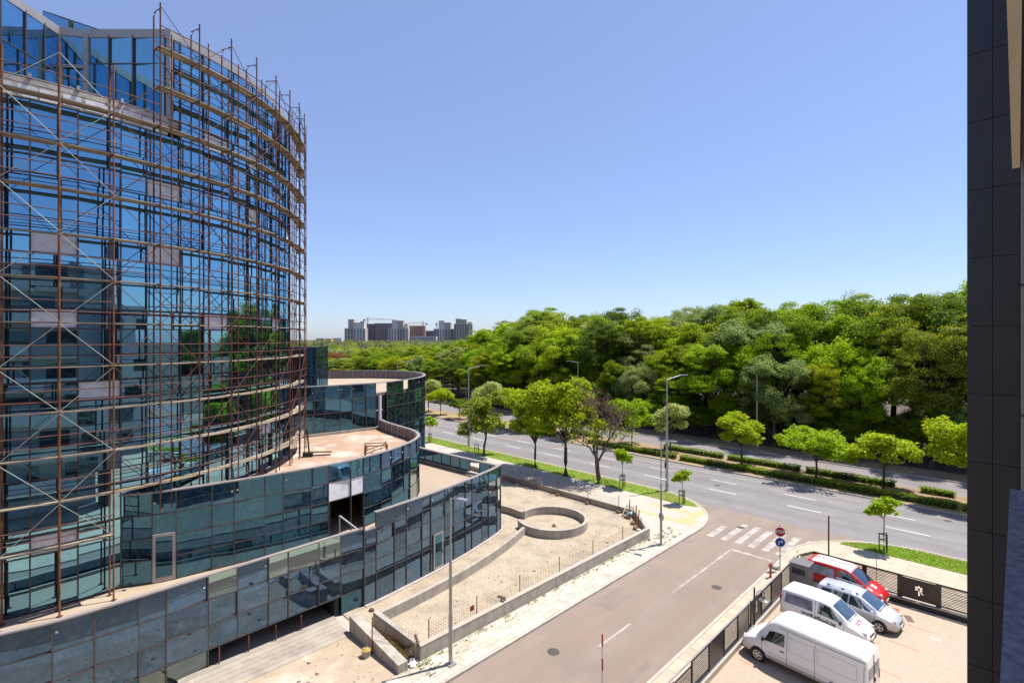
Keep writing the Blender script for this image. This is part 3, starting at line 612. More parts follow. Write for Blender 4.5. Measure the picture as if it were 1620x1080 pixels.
gpane((c.x, c.y, SLAB + 1.3), rz, (.92, .03, 2.5), M_coat)
# backing, fascias, roof, slab edge
outline = [K, N1, N2, N3] + [tp(a, RG).xy for a in range(-62, -241, -6)] + [tp(a, RG).xy for a in range(112, int(K_ANG), -6)]
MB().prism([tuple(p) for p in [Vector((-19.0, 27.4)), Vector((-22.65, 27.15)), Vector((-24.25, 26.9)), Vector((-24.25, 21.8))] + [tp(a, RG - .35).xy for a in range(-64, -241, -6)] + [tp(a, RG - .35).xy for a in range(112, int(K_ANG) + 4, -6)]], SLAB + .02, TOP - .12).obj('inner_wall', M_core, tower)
f1 = arcpts(K_ANG, 112, RG, 40)
MB().ribbon(f1, -.06, .3, TOP - .42, TOP + .02).obj('roof_fascia', M_fascia, tower, True)
for p, q in ((K, N1), (N1, N2), (N2, N3)): MB().ribbon([p, q], -.3, .06, TOP - .42, TOP + .02).obj('roof_fascia', M_fascia, tower)
for t in (K, N1, N2): MB().box((t.x, t.y, SLAB + 2.2), (.22, .22, 4.5)).obj('corner_post', M_fascia, tower)
MB().prism([tuple(p) for p in outline], TOP - .11, TOP - .03).obj('roof', M_cop, tower)
MB().prism(arcpts(-120, 240, RG - .05, 72)[:-1], SLAB - .35, SLAB).obj('setback_slab', M_band, tower, True)
MB().ribbon(arcpts(A0, K_ANG - .5, RG, 40), -.10, .25, SLAB - .95, SLAB + .02).obj('slab_edge', M_band, tower)
for k in range(16):
    a = -68 + k * 2.95 + rnd.uniform(-.2, .2)
    if a < K_ANG - 2 and rnd.random() < .88: part(cube(M_board), 'insulation_board', tower, TRS(tp(a, RG + .115, SLAB - .66 + rnd.uniform(-.05, .05)), R(a + 90), (.62 + .12 * rnd.random(), .02, .5)))
for c in range(len(angs)):
    if angs[c] < K_ANG and angs[c] > -62: part(cube(M_steel), 'bracket', tower, TRS(tp(angs[c], RG + .14, SLAB + .02), R(angs[c] + 90), (.12, .3, .2)))
# penthouse strip behind
pp = [(-25.7, 27.7), (-23.8, 29.6), (-20.6, 31.8)]
MB().ribbon(pp, 0, .4, TOP, TOP + 1.6).obj('penthouse_wall', M_core, tower)
for (p, q) in zip(spline(pp, 1.3), spline(pp, 1.3)[1:]):
    d = q - p; gpane(((p.x + q.x) / 2 + .02, (p.y + q.y) / 2 - .06, TOP + .85), math.atan2(d.y, d.x), (d.length - .04, .03, 1.3), M_coat)
# mullions and transoms
for a in angs:
    lo = BASE; hi = SLAB - .95 if a < K_ANG else TOP - .4
    part(cube(M_mull), 'mullion', tower, TRS(tp(a, RG + .01, (lo + hi) / 2), R(a + 90), (.06, .13, hi - lo)))
for z0 in fl:
    for z in (z0, z0 + PITCH - .93):
        if z > SLAB - 1.0:
            MB().ribbon(arcpts(K_ANG, A1, RG, 30), -.04, .05, z - .03, z + .03).obj('transom', M_mull, tower)
        else: MB().ribbon(arcpts(A0, A1, RG, 50), -.04, .05, z - .03, z + .03).obj('transom', M_mull, tower)
for z in (SLAB, SLAB + 1.62): MB().ribbon(arcpts(K_ANG, A1, RG, 30), -.04, .05, z - .03, z + .03).obj('transom', M_mull, tower)
# panes: those that show largest are parts, the rest one part
def facing(p): v = Vector((p[0], p[1])); return v.length if (v[0] / v[1] > -1.15 and math.degrees(math.atan2(v.y - TC.y, v.x - TC.x)) < 26) else 999
panes.sort(key=lambda t: facing(t[0]))
rest = MB()
for i, (c, rz, size, mt) in enumerate(panes):
    M = TRS(c, rz, size, (rnd.gauss(0, .002), 0)) @ Matrix.Rotation(rnd.gauss(0, .002), 4, 'Z')
    if i < 290: part(cube(mt), 'pane', tower, M)
    else: rest.box(None, (1, 1, 1), M=M)
stuff(rest.obj('pane_field', M_coat, tower))

# ------------------------------------------------------------------ scaffolding
scaf = thing('scaffolding', 'rusty tube scaffolding with plank decks around the curved glass tower', 'scaffolding', (TC.x + 12, TC.y - 10, BASE))
RI, RO, DA = 15.3, 16.02, 6.85
fa_ = [-66.8 + DA * k for k in range(14)]
LV = [27.3 - 2 * k for k in range(11)]                 # deck levels
chord = 2 * 15.66 * math.sin(R(DA / 2)); chordO = 2 * RO * math.sin(R(DA / 2)); chordI = 2 * RI * math.sin(R(DA / 2))
m_plank = MB().box((0, 0, 0), (chord + .06, .29, .05)).mesh('plank', M_plank)
m_rail = MB().tube((-chordO / 2, 0, 0), (chordO / 2, 0, 0), .025, n=6).mesh('guard_rail', M_rust2)
m_raili = MB().tube((-chordI / 2, 0, 0), (chordI / 2, 0, 0), .018, n=6).mesh('ledger', M_rust2)
m_tran = MB().tube((0, -.36, 0), (0, .36, 0), .024, n=6).bar((0, -.34, -.22), (0, -.16, 0), .02).bar((0, .34, -.22), (0, .16, 0), .02).mesh('transom', M_rust2)
dl = math.hypot(chordO, 1.9)
m_dia = MB().tube((-dl / 2, 0, 0), (dl / 2, 0, 0), .018, n=6).mesh('brace', M_rust2)
m_dia2 = MB().tube((-dl / 2, 0, 0), (dl / 2, 0, 0), .018, n=6).mesh('brace', M_galv)
def base_z(ang):
    p = tp(ang, 15.7); return 4.28 if p.x < -18.6 and p.y < 30 else 7.95
for k, a in enumerate(fa_):
    hi = 29.6 if a < -36 else 33.5; bz = base_z(a)
    for r_, j in ((RI, 0), (RO, 1)):
        top = hi - (.5 if j == 0 else 0) + rnd.uniform(-.15, .15)
        o = MB().tube(tp(a, r_, bz), tp(a, r_, top), (.046 if a < -48 else .038), n=8).obj('standard', M_rust if (a < -36) else M_rust2, scaf)
        MB().box(tp(a, r_, bz + .01), (.18, .18, .02)).obj('base_plate', M_rust2, scaf)
    lv = ([31.3, 29.3] if a > -36 else []) + LV + ([33.2] if a > -36 else [29.2])
    for z in lv:
        if z > bz + .5: part(m_tran, 'transom', scaf, Matrix.Translation(tp(a, (RI + RO) / 2, z - .04)) @ Matrix.Rotation(R(a - 90), 4, 'Z'))
for k, (a, b) in enumerate(zip(fa_, fa_[1:])):
    if a > -36:                                        # the denser right hand part has standards in the middle of each bay too
        for r_ in (RO - .06,):
            MB().tube(tp(a + DA * .28, r_, 7.95), tp(a + DA * .28, r_, 33.0 - rnd.random()), .032, n=8).obj('standard', M_rust2, scaf)
    m = (a + b) / 2; cs = math.cos(R(DA / 2)); bz = max(base_z(a), base_z(b))
    for i, z in enumerate(([31.3, 29.3] if a > -36 else []) + LV):
        if z < bz + .6: continue
        gap = (k, i) in ((2, 3), (6, 6), (9, 4))
        for j, dr in enumerate((-.16, .16)):
            if gap and j: continue
            part(m_plank, 'plank', scaf, Matrix.Translation(tp(m, (15.66 + dr) * cs, z + rnd.uniform(-.01, .012))) @ Matrix.Rotation(R(m + 90) + rnd.gauss(0, .004), 4, 'Z') @ Matrix.Rotation(rnd.gauss(0, .006), 4, 'Y'))
        for dz in (.5, 1.0):
            if rnd.random() < .93: part(m_rail, 'guard_rail', scaf, Matrix.Translation(tp(m, RO * cs, z + dz)) @ Matrix.Rotation(R(m + 90), 4, 'Z') @ Matrix.Rotation(rnd.gauss(0, .008), 4, 'Y'))
        part(m_raili, 'ledger', scaf, Matrix.Translation(tp(m, RI * cs, z + .5)) @ Matrix.Rotation(R(m + 90), 4, 'Z'))
        sg = 1 if (k + i) % 2 else -1
        part(m_dia2 if a < -46 else m_dia, 'brace', scaf, Matrix.Translation(tp(m, RO * cs + .02, z + 1.0)) @ Matrix.Rotation(R(m + 90), 4, 'Z') @ Matrix.Rotation(sg * math.atan2(1.9, chordO), 4, 'Y'))
        if a > -36 and i % 2: part(m_dia, 'brace', scaf, Matrix.Translation(tp(m, RI * cs - .02, z + 1.0)) @ Matrix.Rotation(R(m + 90), 4, 'Z') @ Matrix.Rotation(-sg * math.atan2(1.9, chordO), 4, 'Y'))
# ------------------------------------------------------------------ curved glass wings of the podium
STICK = MB().box((0, 0, 0), (.09, .012, .09)).mesh('sticker', M_swhite)
def curtain(root, pts, rows, widths, mats, base=None, coping=True, skip=lambda c, r, n: False, back=None, sticker=.0, mull_lo=None, wmat=M_cop):
    D = spline(pts, .25); C = cuts(D, widths); n = len(C) - 1; lo, hi = rows[0][0], rows[-1][1]
    for c in range(n):
        p, q = C[c], C[c + 1]; d = q - p; rz = math.atan2(d.y, d.x); m = (p + q) / 2; nr = Vector((d.y, -d.x)).normalized()
        for r_, (za, zb) in enumerate(rows):
            k = skip(c, r_, n)
            if k == 'gap': continue
            mt = mats[r_] if isinstance(mats, list) else mats
            if k and not isinstance(k, str): mt = k
            M = TRS((m.x, m.y, (za + zb) / 2), rz, (d.length - .05, .03, zb - za - .04), (rnd.gauss(0, .0022), 0)) @ Matrix.Rotation(rnd.gauss(0, .0022), 4, 'Z')
            part(cube(mt), 'pane', root, M)
            if r_ == len(rows) - 1 and rnd.random() < sticker:
                s = p.lerp(q, .1 + .8 * round(rnd.random())) + nr * .025
                part(STICK, 'sticker', root, TRS((s.x, s.y, zb - .35 - .2 * rnd.random()), rz, (1, 1, 1)))
    for c, p in enumerate(C):
        q = C[min(c + 1, n)]; o = C[max(c - 1, 0)]; d = q - o; rz = math.atan2(d.y, d.x); l0 = lo
        if mull_lo: l0 = mull_lo(c, n)
        part(cube(M_mull), 'mullion', root, TRS((p.x, p.y, (l0 + hi) / 2), rz, (.055, .12, hi - l0)))
    zs = [r_[0] for r_ in rows]
    for i, z in enumerate(zs):
        seg = [c for c in range(n) if not (skip(c, i, n) == 'gap' and (i == 0 or skip(c, i - 1, n) == 'gap'))]
        runs = []
        for c in seg:
            if runs and runs[-1][-1] == c - 1: runs[-1].append(c)
            else: runs.append([c])
        for run in runs:
            MB().ribbon([C[c] for c in run] + [C[run[-1] + 1]], -.05, .05, z - .025, z + .025).obj('transom', M_mull, root)
    if coping: MB().ribbon(D, -.11, .14, hi, hi + .07).obj('coping', wmat, root, True)
    if back: MB().ribbon(D, .22, .34, back[0], back[1]).obj('inner_wall', M_core, root, True)
    return D, C
def lining(root, D, z0, z1, step=1.25, off=.18):       # ribbed inner face of a parapet
    MB().ribbon(D, off, off + .04, z0, z1).obj('parapet_lining', M_par, root, True)
    for p, q in zip(cuts(D, [step]), cuts(D, [step])[1:]):
        d = (q - p).normalized(); nr = Vector((-d.y, d.x)) * (off + .07); c = p + nr
        part(cube(M_rib), 'rib', root, TRS((c.x, c.y, (z0 + z1) / 2), math.atan2(d.y, d.x), (.05, .06, z1 - z0)))

# lower wing beside the driveway
BL = [(-27.5, 15.6), (-24.0, 17.4), (-20.25, 20.0), (-18.85, 20.95), (-17.0, 22.8), (-14.8, 25.2), (-12.4, 27.8), (-10.2, 30.15), (-9.15, 31.15)]
wing1 = thing('lower_glass_wing', 'lower curved glass wing with dark garage opening beside the driveway', 'building', (-15, 25, 0))
clearset = {}
D0 = spline(BL, .25); C0 = cuts(D0, [1.55, 1.05, 1.75, 1.35])
def colx(c): m = (C0[c] + C0[c + 1]) / 2; return CX + FPX * m.x / m.y
def sk1(c, r_, n):
    x = colx(c)
    if r_ == 0 and 345 < x < 556: return 'gap'
    if r_ == 3 and (345 < x < 395 or 428 < x < 486 or 515 < x < 552): return M_clear
    if r_ == 0 and 225 < x < 345: return M_clear
    return False if r_ == 0 else M_pale
def ml1(c, n):
    x = CX + FPX * C0[c].x / C0[c].y
    return 1.27 if 352 < x < 553 else 0.05
curtain(wing1, BL, [(0.05, 1.25), (1.25, 2.46), (2.46, 3.68), (3.68, 4.88)], [1.55, 1.05, 1.75, 1.35], M_coatL, skip=sk1, sticker=.6, mull_lo=ml1)
bk = [p for p in D0 if CX + FPX * p.x / p.y < 340]; MB().ribbon(bk, .9, 1.05, 0, 4.0).obj('inner_wall', M_core, wing1)
MB().ribbon([p for p in D0 if CX + FPX * p.x / p.y >= 338], .2, .34, 1.3, 4.0).obj('inner_wall', M_core, wing1)
MB().ribbon([p for p in D0 if 338 <= CX + FPX * p.x / p.y <= 560], 6.0, 6.2, -.1, 4.0).obj('garage_wall', M_core, wing1)
MB().prism([tuple(AB(13.75, -28.6).xy), tuple(AB(14.0, -28.6).xy), tuple(AB(14.0, -36).xy), tuple(AB(13.75, -36).xy)], -.1, 4.0).obj('garage_wall', M_core, wing1)
for k, t in enumerate((.36, .52, .68, .84)):
    p = AB(7 + 8.5 * (t - .3), -28.15, 0); MB().tube((p.x, p.y, .2), (p.x, p.y, 1.22), .03).obj('rusty_prop', M_rust, wing1)
# right end of the lower wing: taller glass wall with a prow
BR = [(-9.1, 31.1), (-8.25, 32.1), (-7.43, 33.2), (-6.0, 35.1), (-4.56, 37.2), (-3.4, 39.0), (-2.45, 40.7), (-1.6, 42.2), (-1.0, 43.55)]
wing2 = thing('prow_glass_wing', 'curved silvery glass wing ending in a sharp prow at the plaza', 'building', (-6, 38, 0))
dcol = [None]
def sk2(c, r_, n):
    if c == 0 and r_ == 4: return 'gap'
    if r_ == 3 and c in (n - 1, n - 2): return M_clear
    if r_ == 2 and c == n - 1: return 'gap'
    if r_ == 3: return M_pale
    return M_coatL if (r_ == 4 and c > n - 4) else M_pale
D2, C2 = curtain(wing2, BR, [(0.2, 1.9), (1.9, 2.75), (2.75, 3.75), (3.75, 4.72), (4.72, 5.68)], [.85, 1.45, 1.0, 1.4], M_pale, skip=sk2, back=(0, 4.0), sticker=.4, coping=False)
MB().ribbon([p for p in D2 if p.x > -8.6], -.11, .14, 5.68, 5.75).obj('coping', M_cop, wing2, True)
MB().ribbon([p for p in D2 if p.x <= -8.55], -.11, .14, 4.74, 4.81).obj('coping', M_cop, wing2, True)
MB().ribbon(D2, -.30, .1, ZP, .21).obj('plinth', M_conc, wing2, True)
# glazed door in it
di = min(range(len(C2) - 1), key=lambda i: abs(CX + FPX * ((C2[i] + C2[i + 1]) / 2).x / ((C2[i] + C2[i + 1]) / 2).y - 686))
def glass_door(root, p, q, z0, h, w=.95):
    d = (q - p).normalized(); c = (p + q) / 2 + Vector((d.y, -d.x)) * .05; rz = math.atan2(d.y, d.x); mb = MB()
    for s in (-1, 1): mb.box((c.x + d.x * s * (w / 2 - .06), c.y + d.y * s * (w / 2 - .06), z0 + h / 2), (.13, .10, h), rz)
    mb.box((c.x, c.y, z0 + h - .07), (w - .26, .096, .14), rz); mb.box((c.x, c.y, z0 + .11), (w - .26, .096, .22), rz)
    o = mb.obj('door', M_fascia, root)
    e = c + Vector((d.y, -d.x)) * .09 + d * (w / 2 - .09)
    MB().box((e.x, e.y, z0 + h * .45), (.03, .05, .3), rz).obj('door_handle', M_steel, root)
    e = c + Vector((d.y, -d.x)) * .045
    MB().box((e.x, e.y, z0 + h / 2 + .04), (w - .27, .02, h - .38), rz).obj('door_pane', M_coatL, root)
glass_door(wing2, C2[di], C2[di + 1], .2, 2.55)
# the far parapet from the prow back, open towards the terrace
FW = [(-1.0, 43.55), (-1.5, 44.1), (-5.5, 47.6), (-9.9, 51.6), (-13.5, 55.0)]
farw = spline(FW, .3)
for i, (p, q) in enumerate(zip(cuts(farw, [1.3]), cuts(farw, [1.3])[1:])):
    d = q - p; c = (p + q) / 2; rz = math.atan2(d.y, d.x)
    if i not in (2, 10): part(cube(M_coatL if i % 4 else M_pale), 'pane', wing2, TRS((c.x, c.y, 5.0), rz, (d.length - .05, .03, 1.1), (rnd.gauss(0, .006), 0)))
    if i not in (0, 2, 10): part(cube(M_coatL), 'pane', wing2, TRS((c.x, c.y, 2.4), rz, (d.length - .05, .03, 4.0)))
    part(cube(M_mull), 'mullion', wing2, TRS((p.x, p.y, 2.9), rz, (.06, .12, 5.5)))
MB().ribbon(farw, -.05, .28, 5.56, 5.66).obj('coping', M_cop, wing2, True)
MB().ribbon(farw, .0, .25, 4.26, 4.5).obj('parapet_base', M_conc, wing2)
# terrace over both lower wings
tp_ = [tuple(p - Vector((.18, 0))) for p in D0[::4]] + [tuple(p + Vector((-.2, .05))) for p in D2[4::4]] + [(-1.4, 43.5)] + [(-5.6, 47.3), (-10.0, 51.2), (-13.6, 54.6), (-30, 54), (-40, 30), (-32, 16)]
MB().prism(tp_, 4.0, 4.26).obj('terrace', M_terr, wing2)
MB().ribbon([p for p in D0 if p.x > -30], .16, .34, 4.27, 4.42).obj('terrace_upstand', M_conc, wing1)
# railing by the wide doorway
r = thing('handrail', 'short grey handrail beside the open doorway on the lower terrace', 'railing', (-10.2, 30.9, 4.26))
a_, b_ = Vector((-10.75, 31.5, 4.26)), Vector((-9.45, 31.0, 4.26))
MB().tube(a_, a_ + Vector((0, 0, 1.3)), .05).obj('post', M_fascia, r); MB().bar(a_ + Vector((0, 0, 1.3)), b_ + Vector((0, 0, .62)), .09, .07).obj('rail', M_fascia, r)

# upper curved wing with the reddish roof terrace
AW = [(-19.6, 25.0), (-17.8, 25.65), (-15.7, 27.2), (-13.6, 28.95), (-10.9, 31.5), (-9.1, 34.1), (-8.0, 36.6), (-7.45, 39.0), (-7.55, 40.9), (-8.4, 42.8), (-9.9, 44.7), (-11.4, 46.6), (-12.5, 48.3)]
wing3 = thing('upper_glass_wing', 'upper curved teal glass wing with open doorway below the reddish roof terrace', 'building', (-12, 35, 4))
D3 = spline(AW, .25); C3 = cuts(D3, [1.55, 1.0, 1.6, 1.05])
def c3x(c): m = (C3[c] + C3[c + 1]) / 2; return CX + FPX * m.x / m.y
def sk3(c, r_, n):
    x = c3x(c)
    if 532 < x < 574 and r_ < 2: return 'gap'
    if 532 < x < 574 and r_ == 2: return M_board
    if x > 648 and r_ < 2: return M_clear
    if r_ == 3 and x > 590: return M_pale
    return False
curtain(wing3, AW, [(4.3, 5.45), (5.45, 6.55), (6.55, 7.7), (7.7, 8.8)], [1.55, 1.0, 1.6, 1.05], M_coatL, skip=sk3, sticker=.55)
MB().ribbon([p for p in D3 if CX + FPX * p.x / p.y < 532], .3, .42, 4.26, 7.7).obj('inner_wall', M_core, wing3)
MB().ribbon([p for p in D3 if CX + FPX * p.x / p.y > 574], .3, .42, 4.26, 7.7).obj('inner_wall', M_core, wing3)
MB().ribbon([p for p in D3 if 520 < CX + FPX * p.x / p.y < 580], 3.2, 3.4, 4.26, 7.7).obj('room_wall', M_core, wing3)
di3 = min(range(len(C3) - 1), key=lambda i: abs(c3x(i) - 272)); glass_door(wing3, C3[di3], C3[di3 + 1], 4.3, 2.4)
for i, c in enumerate(C3):                              # door jambs of the opening
    pass
lin = [p for p in D3 if p.y > 36.5]
lining(wing3, lin, 7.95, 8.8)
MB().prism([tuple(p + Vector((-.16, .12))) for p in D3[::3]] + [(-13.2, 48.9), (-22, 47), (-33, 44), (-33, 30)], 7.7, 7.95).obj('roof_terrace', M_terr2, wing3)

# far rounded wing
CW = [(-22.5, 41.0), (-20.0, 42.6), (-17.7, 44.2), (-15.3, 46.2), (-13.0, 48.1), (-12.3, 49.0), (-11.3, 51.0), (-10.4, 53.3), (-9.95, 56.0), (-10.2, 59.0), (-11.2, 62.0), (-12.9, 64.4), (-15.5, 66.0), (-19.5, 66.6), (-25.0, 65.6), (-31, 63)]
wing4 = thing('far_glass_wing', 'far rounded teal glass wing with ribbed mauve parapet behind the terraces', 'building', (-17, 55, 0))
D4 = spline(CW, .3)
def sk4(c, r_, n):
    m = (C4[c] + C4[c + 1]) / 2; x = CX + FPX * m.x / m.y
    if r_ == 6 and m.y < 56 and (596 < x < 607 or 634 < x < 650): return 'gap'
    if r_ < 6 and r_ > 3 and m.y < 52 and 594 < x < 606: return 'gap'
    return False
C4 = cuts(D4, [1.35, .95, 1.4, 1.1])
curtain(wing4, CW, [(0.1, 2.2), (2.2, 4.3), (4.3, 6.2), (6.2, 7.9), (7.9, 9.9), (9.9, 11.1), (11.1, 12.33)], [1.35, .95, 1.4, 1.1], M_coatL, skip=sk4, sticker=.5)
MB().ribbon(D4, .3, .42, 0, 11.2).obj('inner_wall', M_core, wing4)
lining(wing4, [p for p in D4 if p.x > -31 and not (p.y < 57)], 11.4, 12.33, 1.5)
MB().prism([tuple(p + Vector((-.2, .1 if p.y < 56 else -.2))) for p in D4[::3]], 11.1, 11.35).obj('roof_terrace', M_terr, wing4)
MB().ribbon([p for p in D4 if p.y < 49], -.12, .1, 7.96, 8.2).obj('plinth', M_conc, wing4)
MB().tube((-12.75, 48.75, 4.3), (-12.75, 48.75, 11.1), .16).obj('column', M_board, wing4)
MB().box((-12.9, 48.7, 9.7), (1.0, .12, .12), R(50)).obj('cross_pipe', M_board, wing4)
# glazed box on its roof
gb = thing('roof_glass_box', 'tall narrow teal glass stair box on the far wing roof', 'roof box', (-21, 52, 11.35))
q = [(-25.5, 49.0), (-19.3, 50.0), (-20.2, 55.5)]
for (p_, q_) in zip(q, q[1:]):
    P = spline([p_, q_], .3)
    C = cuts(P, [1.15]); 
    for a_, b_ in zip(C, C[1:]):
        d = b_ - a_; c = (a_ + b_) / 2; rz = math.atan2(d.y, d.x)
        for za, zb in ((11.4, 12.8), (12.8, 14.3), (14.3, 15.75)): part(cube(M_coatL), 'pane', gb, TRS((c.x, c.y, (za + zb) / 2), rz, (d.length - .04, .03, zb - za - .04)))
        part(cube(M_mull), 'mullion', gb, TRS((a_.x, a_.y, 13.6), rz, (.05, .1, 4.4)))
MB().prism([(-25.3, 49.25), (-19.5, 50.2), (-20.4, 55.4), (-25.6, 54.6)], 11.3, 15.72).obj('inner_wall', M_core, gb)

# things lying on the roofs
def trestle(name, label, loc, rz, mt=M_rust, s=1.0):
    r = thing(name, label, 'scaffold parts', loc, rz); T = FR[r.name]
    for y in (-.5, .5):
        mb = MB()
        for x in (-.8, .8): mb.bar(T @ Vector((x * s, y * s, 0)), T @ Vector((x * s * .95, y * s * .9, .75 * s)), .06 * s)
        mb.bar(T @ Vector((-.8 * s, y * s, .7 * s)), T @ Vector((.8 * s, y * s, .66 * s)), .06 * s); mb.bar(T @ Vector((-.8 * s, y * s, .15 * s)), T @ Vector((.8 * s, y * s, .6 * s)), .05 * s)
        mb.obj('end_frame', mt, r)
    for x in (-.7, -.2, .3, .75): MB().bar(T @ Vector((x * s, -.55 * s, .36 * s)), T @ Vector((x * s + .1, .55 * s, .42 * s)), .07 * s).obj('cross_bar', mt, r)
    return r
p = G(595, 717, 7.95); trestle('scaffold_trestle', 'stack of rusty steel frames lying on the reddish roof terrace', (p.x, p.y, 7.95), R(20))
p = G(527, 598, 11.35); trestle('scaffold_trestle', 'rusty open steel frame standing on the far wing roof', (p.x + .3, p.y, 11.35), R(10), s=1.5)
for i, (x, y) in enumerate(((508, 715), (505, 720))):
    p = G(x, y, 7.97); o = MB().box((p.x, p.y, 8.0), (1.6, .16, .07), R(8 + 5 * i)).obj('timber_plank', M_stake if i else M_wood); tag(o, 'long loose timber plank lying on the reddish terrace by the scaffold' if i else 'short weathered timber plank lying just behind another on the reddish terrace', 'plank')
p = G(487, 722, 7.95); r = thing('counterweight_box', 'dark steel box beside the scaffold foot on the reddish terrace', 'box', (p.x, p.y, 7.95))
MB().box((p.x, p.y, 8.1), (.7, .5, .3), .3).obj('box_body', M_dark, r); MB().bar((p.x + .1, p.y, 8.2), (p.x - .1, p.y + .1, 9.9), .08).obj('upright', M_dark, r)
# ------------------------------------------------------------------ the building the photograph is taken from
own = thing('apartment_block', 'pale apartment block with beige balcony soffit and dark clad fin beside the car park', 'building', AB(-8, 8))
MB().prism(ab_poly([(-46, 1.9), (12.0, 1.9), (12.0, 17), (-46, 17)]), 0, 23.6).obj('body', M_hwall, own)
for z in (2.5, 5.6, 8.7, 11.8, 14.9, 18.15, 21.1):
    segs = [(-46, -4.0), (-3.6, 5.46)] if z > 4 else [(-46, 5)]
    for a0, a1 in segs:
        if abs(z - 18.15) < .01 and a0 == -3.6: continue
        MB().prism(ab_poly([(a0, .02 if a1 < 0 or z != 14.9 else .02), (a1, .02), (a1, 1.88), (a0, 1.88)]), z - .25, z).obj('balcony_slab', M_stucco, own)
        if not (z == 14.9 and a0 == -3.6): MB().prism(ab_poly([(a0, .02), (a1, .02), (a1, .16), (a0, .16)]), z + .002, z + 1.05).obj('balcony_parapet', M_hwall, own)
# the balcony of the photographer
MB().prism(ab_poly([(-3.6, .03), (2.55, .03), (2.55, .42), (-3.6, .42)]), 14.902, 15.99).obj('parapet_wall', M_gran2, own)
MB().prism(ab_poly([(-3.6, -.02), (2.6, -.02), (2.6, .5), (-3.6, .5)]), 15.992, 16.05).obj('granite_sill', M_gran, own)
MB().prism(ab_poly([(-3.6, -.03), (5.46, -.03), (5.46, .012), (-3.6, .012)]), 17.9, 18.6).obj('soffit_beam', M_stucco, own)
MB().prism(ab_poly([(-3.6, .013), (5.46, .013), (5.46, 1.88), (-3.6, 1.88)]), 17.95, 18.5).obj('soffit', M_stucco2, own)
MB().prism(ab_poly([(5.5, .02), (6.2, .02), (6.2, 1.88), (5.5, 1.88)]), 0, 23.6).obj('granite_pier', M_gran2, own)
for k in range(22): MB().prism(ab_poly([(5.495, .018), (6.205, .018), (6.205, 1.0), (5.495, 1.0)]), 1.0 + k * 1.0, 1.018 + k * 1.0).obj('pier_joint', M_mull, own)
# windows of the facade
for zi, z in enumerate((2.5, 5.6, 8.7, 11.8, 14.9, 18.15, 21.1)):
    for a in range(-45, 10, 4):
        part(cube(M_cglass), 'window', own, TRS(AB(a + 1.4, 1.88, z + 1.25), A45, (2.2, .06, 2.2)))
# wing at the back of the car park, out of the picture but mirrored in the tower
MB().prism(ab_poly([(13.0, 22), (38, 22), (38, 36), (13.0, 36)]), 0, 21.0).obj('rear_wing', M_hwall, own)
for z in range(6):
    for a in range(15, 37, 4): part(cube(M_cglass), 'window', own, TRS(AB(a, 21.98, 2.6 + z * 3.2), A45, (2.4, .06, 1.9)))
# dark clad fin, a panel at a time
fin0 = (12.1, -.64)
MB().prism(ab_poly([(12.14, -.60), (12.52, -.60), (12.52, 1.85), (12.14, 1.85)]), 0, 26).obj('fin_core', M_black, own)
me = MB().box((0, 0, 0), (1, 1, 1)).mesh('cladding_panel', M_panel)
for j in range(6):
    for i in range(22):
        part(me, 'cladding_panel', own, TRS(AB(12.12, -.64 + .165 + j * .335, .62 + i * 1.2), B45, (.325, .03, 1.19), (rnd.gauss(0, .002), 0)))
for i in range(22): part(me, 'cladding_panel', own, TRS(AB(12.335, -.62, .62 + i * 1.2), A45, (.40, .03, 1.19)))

# ------------------------------------------------------------------ car park, fence
lot = sheet('car_park', [(12.8, -10.45), (37.9, -10.45), (39.3, -9.4), (39.3, 20), (12.8, 20)], 0.0, 0.115, M_lot); FR[lot.name] = Matrix.Identity(4)
U, N = Vector((.636, -.771)), Vector((.771, .636))
def UN(u, n, z=0): v = U * u + N * n; return Vector((v.x, v.y, z))
for n_ in (25.6, 30.2, 33.5, 36.2):
    for u0, u1 in ((-12.6, -11.4), (-8.2, -6.9)):
        q = [UN(u0, n_ - .05), UN(u1, n_ - .05), UN(u1, n_ + .05), UN(u0, n_ + .05)]
        if n_ > 36 and u0 < -10: continue
        MB().prism([tuple(p.xy) for p in q], .09, .119).obj('bay_marking', mat('bay_paint', (0.44, 0.20, 0.13), (0.40, 0.25, 0.18), .85, scale=4, coord='World'), lot)
text_obj('5', .62, M_swhite, lot, Matrix.Translation(UN(-6.65, 35.6, .12)) @ Matrix.Rotation(R(-150), 4, 'Z'), 'bay_number')
p = G(1438, 978, .12); o = MB().box((p.x, p.y, .121), (.75, .35, .012), R(68)).obj('drain_grate', mat('rusty_grate', (.16, .085, .06), rough=.7), lot)
p = G(1413, 965.5, .12); r = thing('wheel_lock', 'small orange parking lock lying folded beside the silver car', 'parking lock', (p.x, p.y, .12), R(-30)); T = FR[r.name]
MB().path([T @ Vector((-.3, 0, .03)), T @ Vector((.1, .14, .1)), T @ Vector((.3, 0, .12)), T @ Vector((.1, -.14, .1)), T @ Vector((-.3, 0, .05))], .03, 6).obj('hoop', M_amber, r); MB().box(T @ Vector((-.3, 0, .03)), (.15, .3, .06), R(-30)).obj('base_plate', M_amber, r)
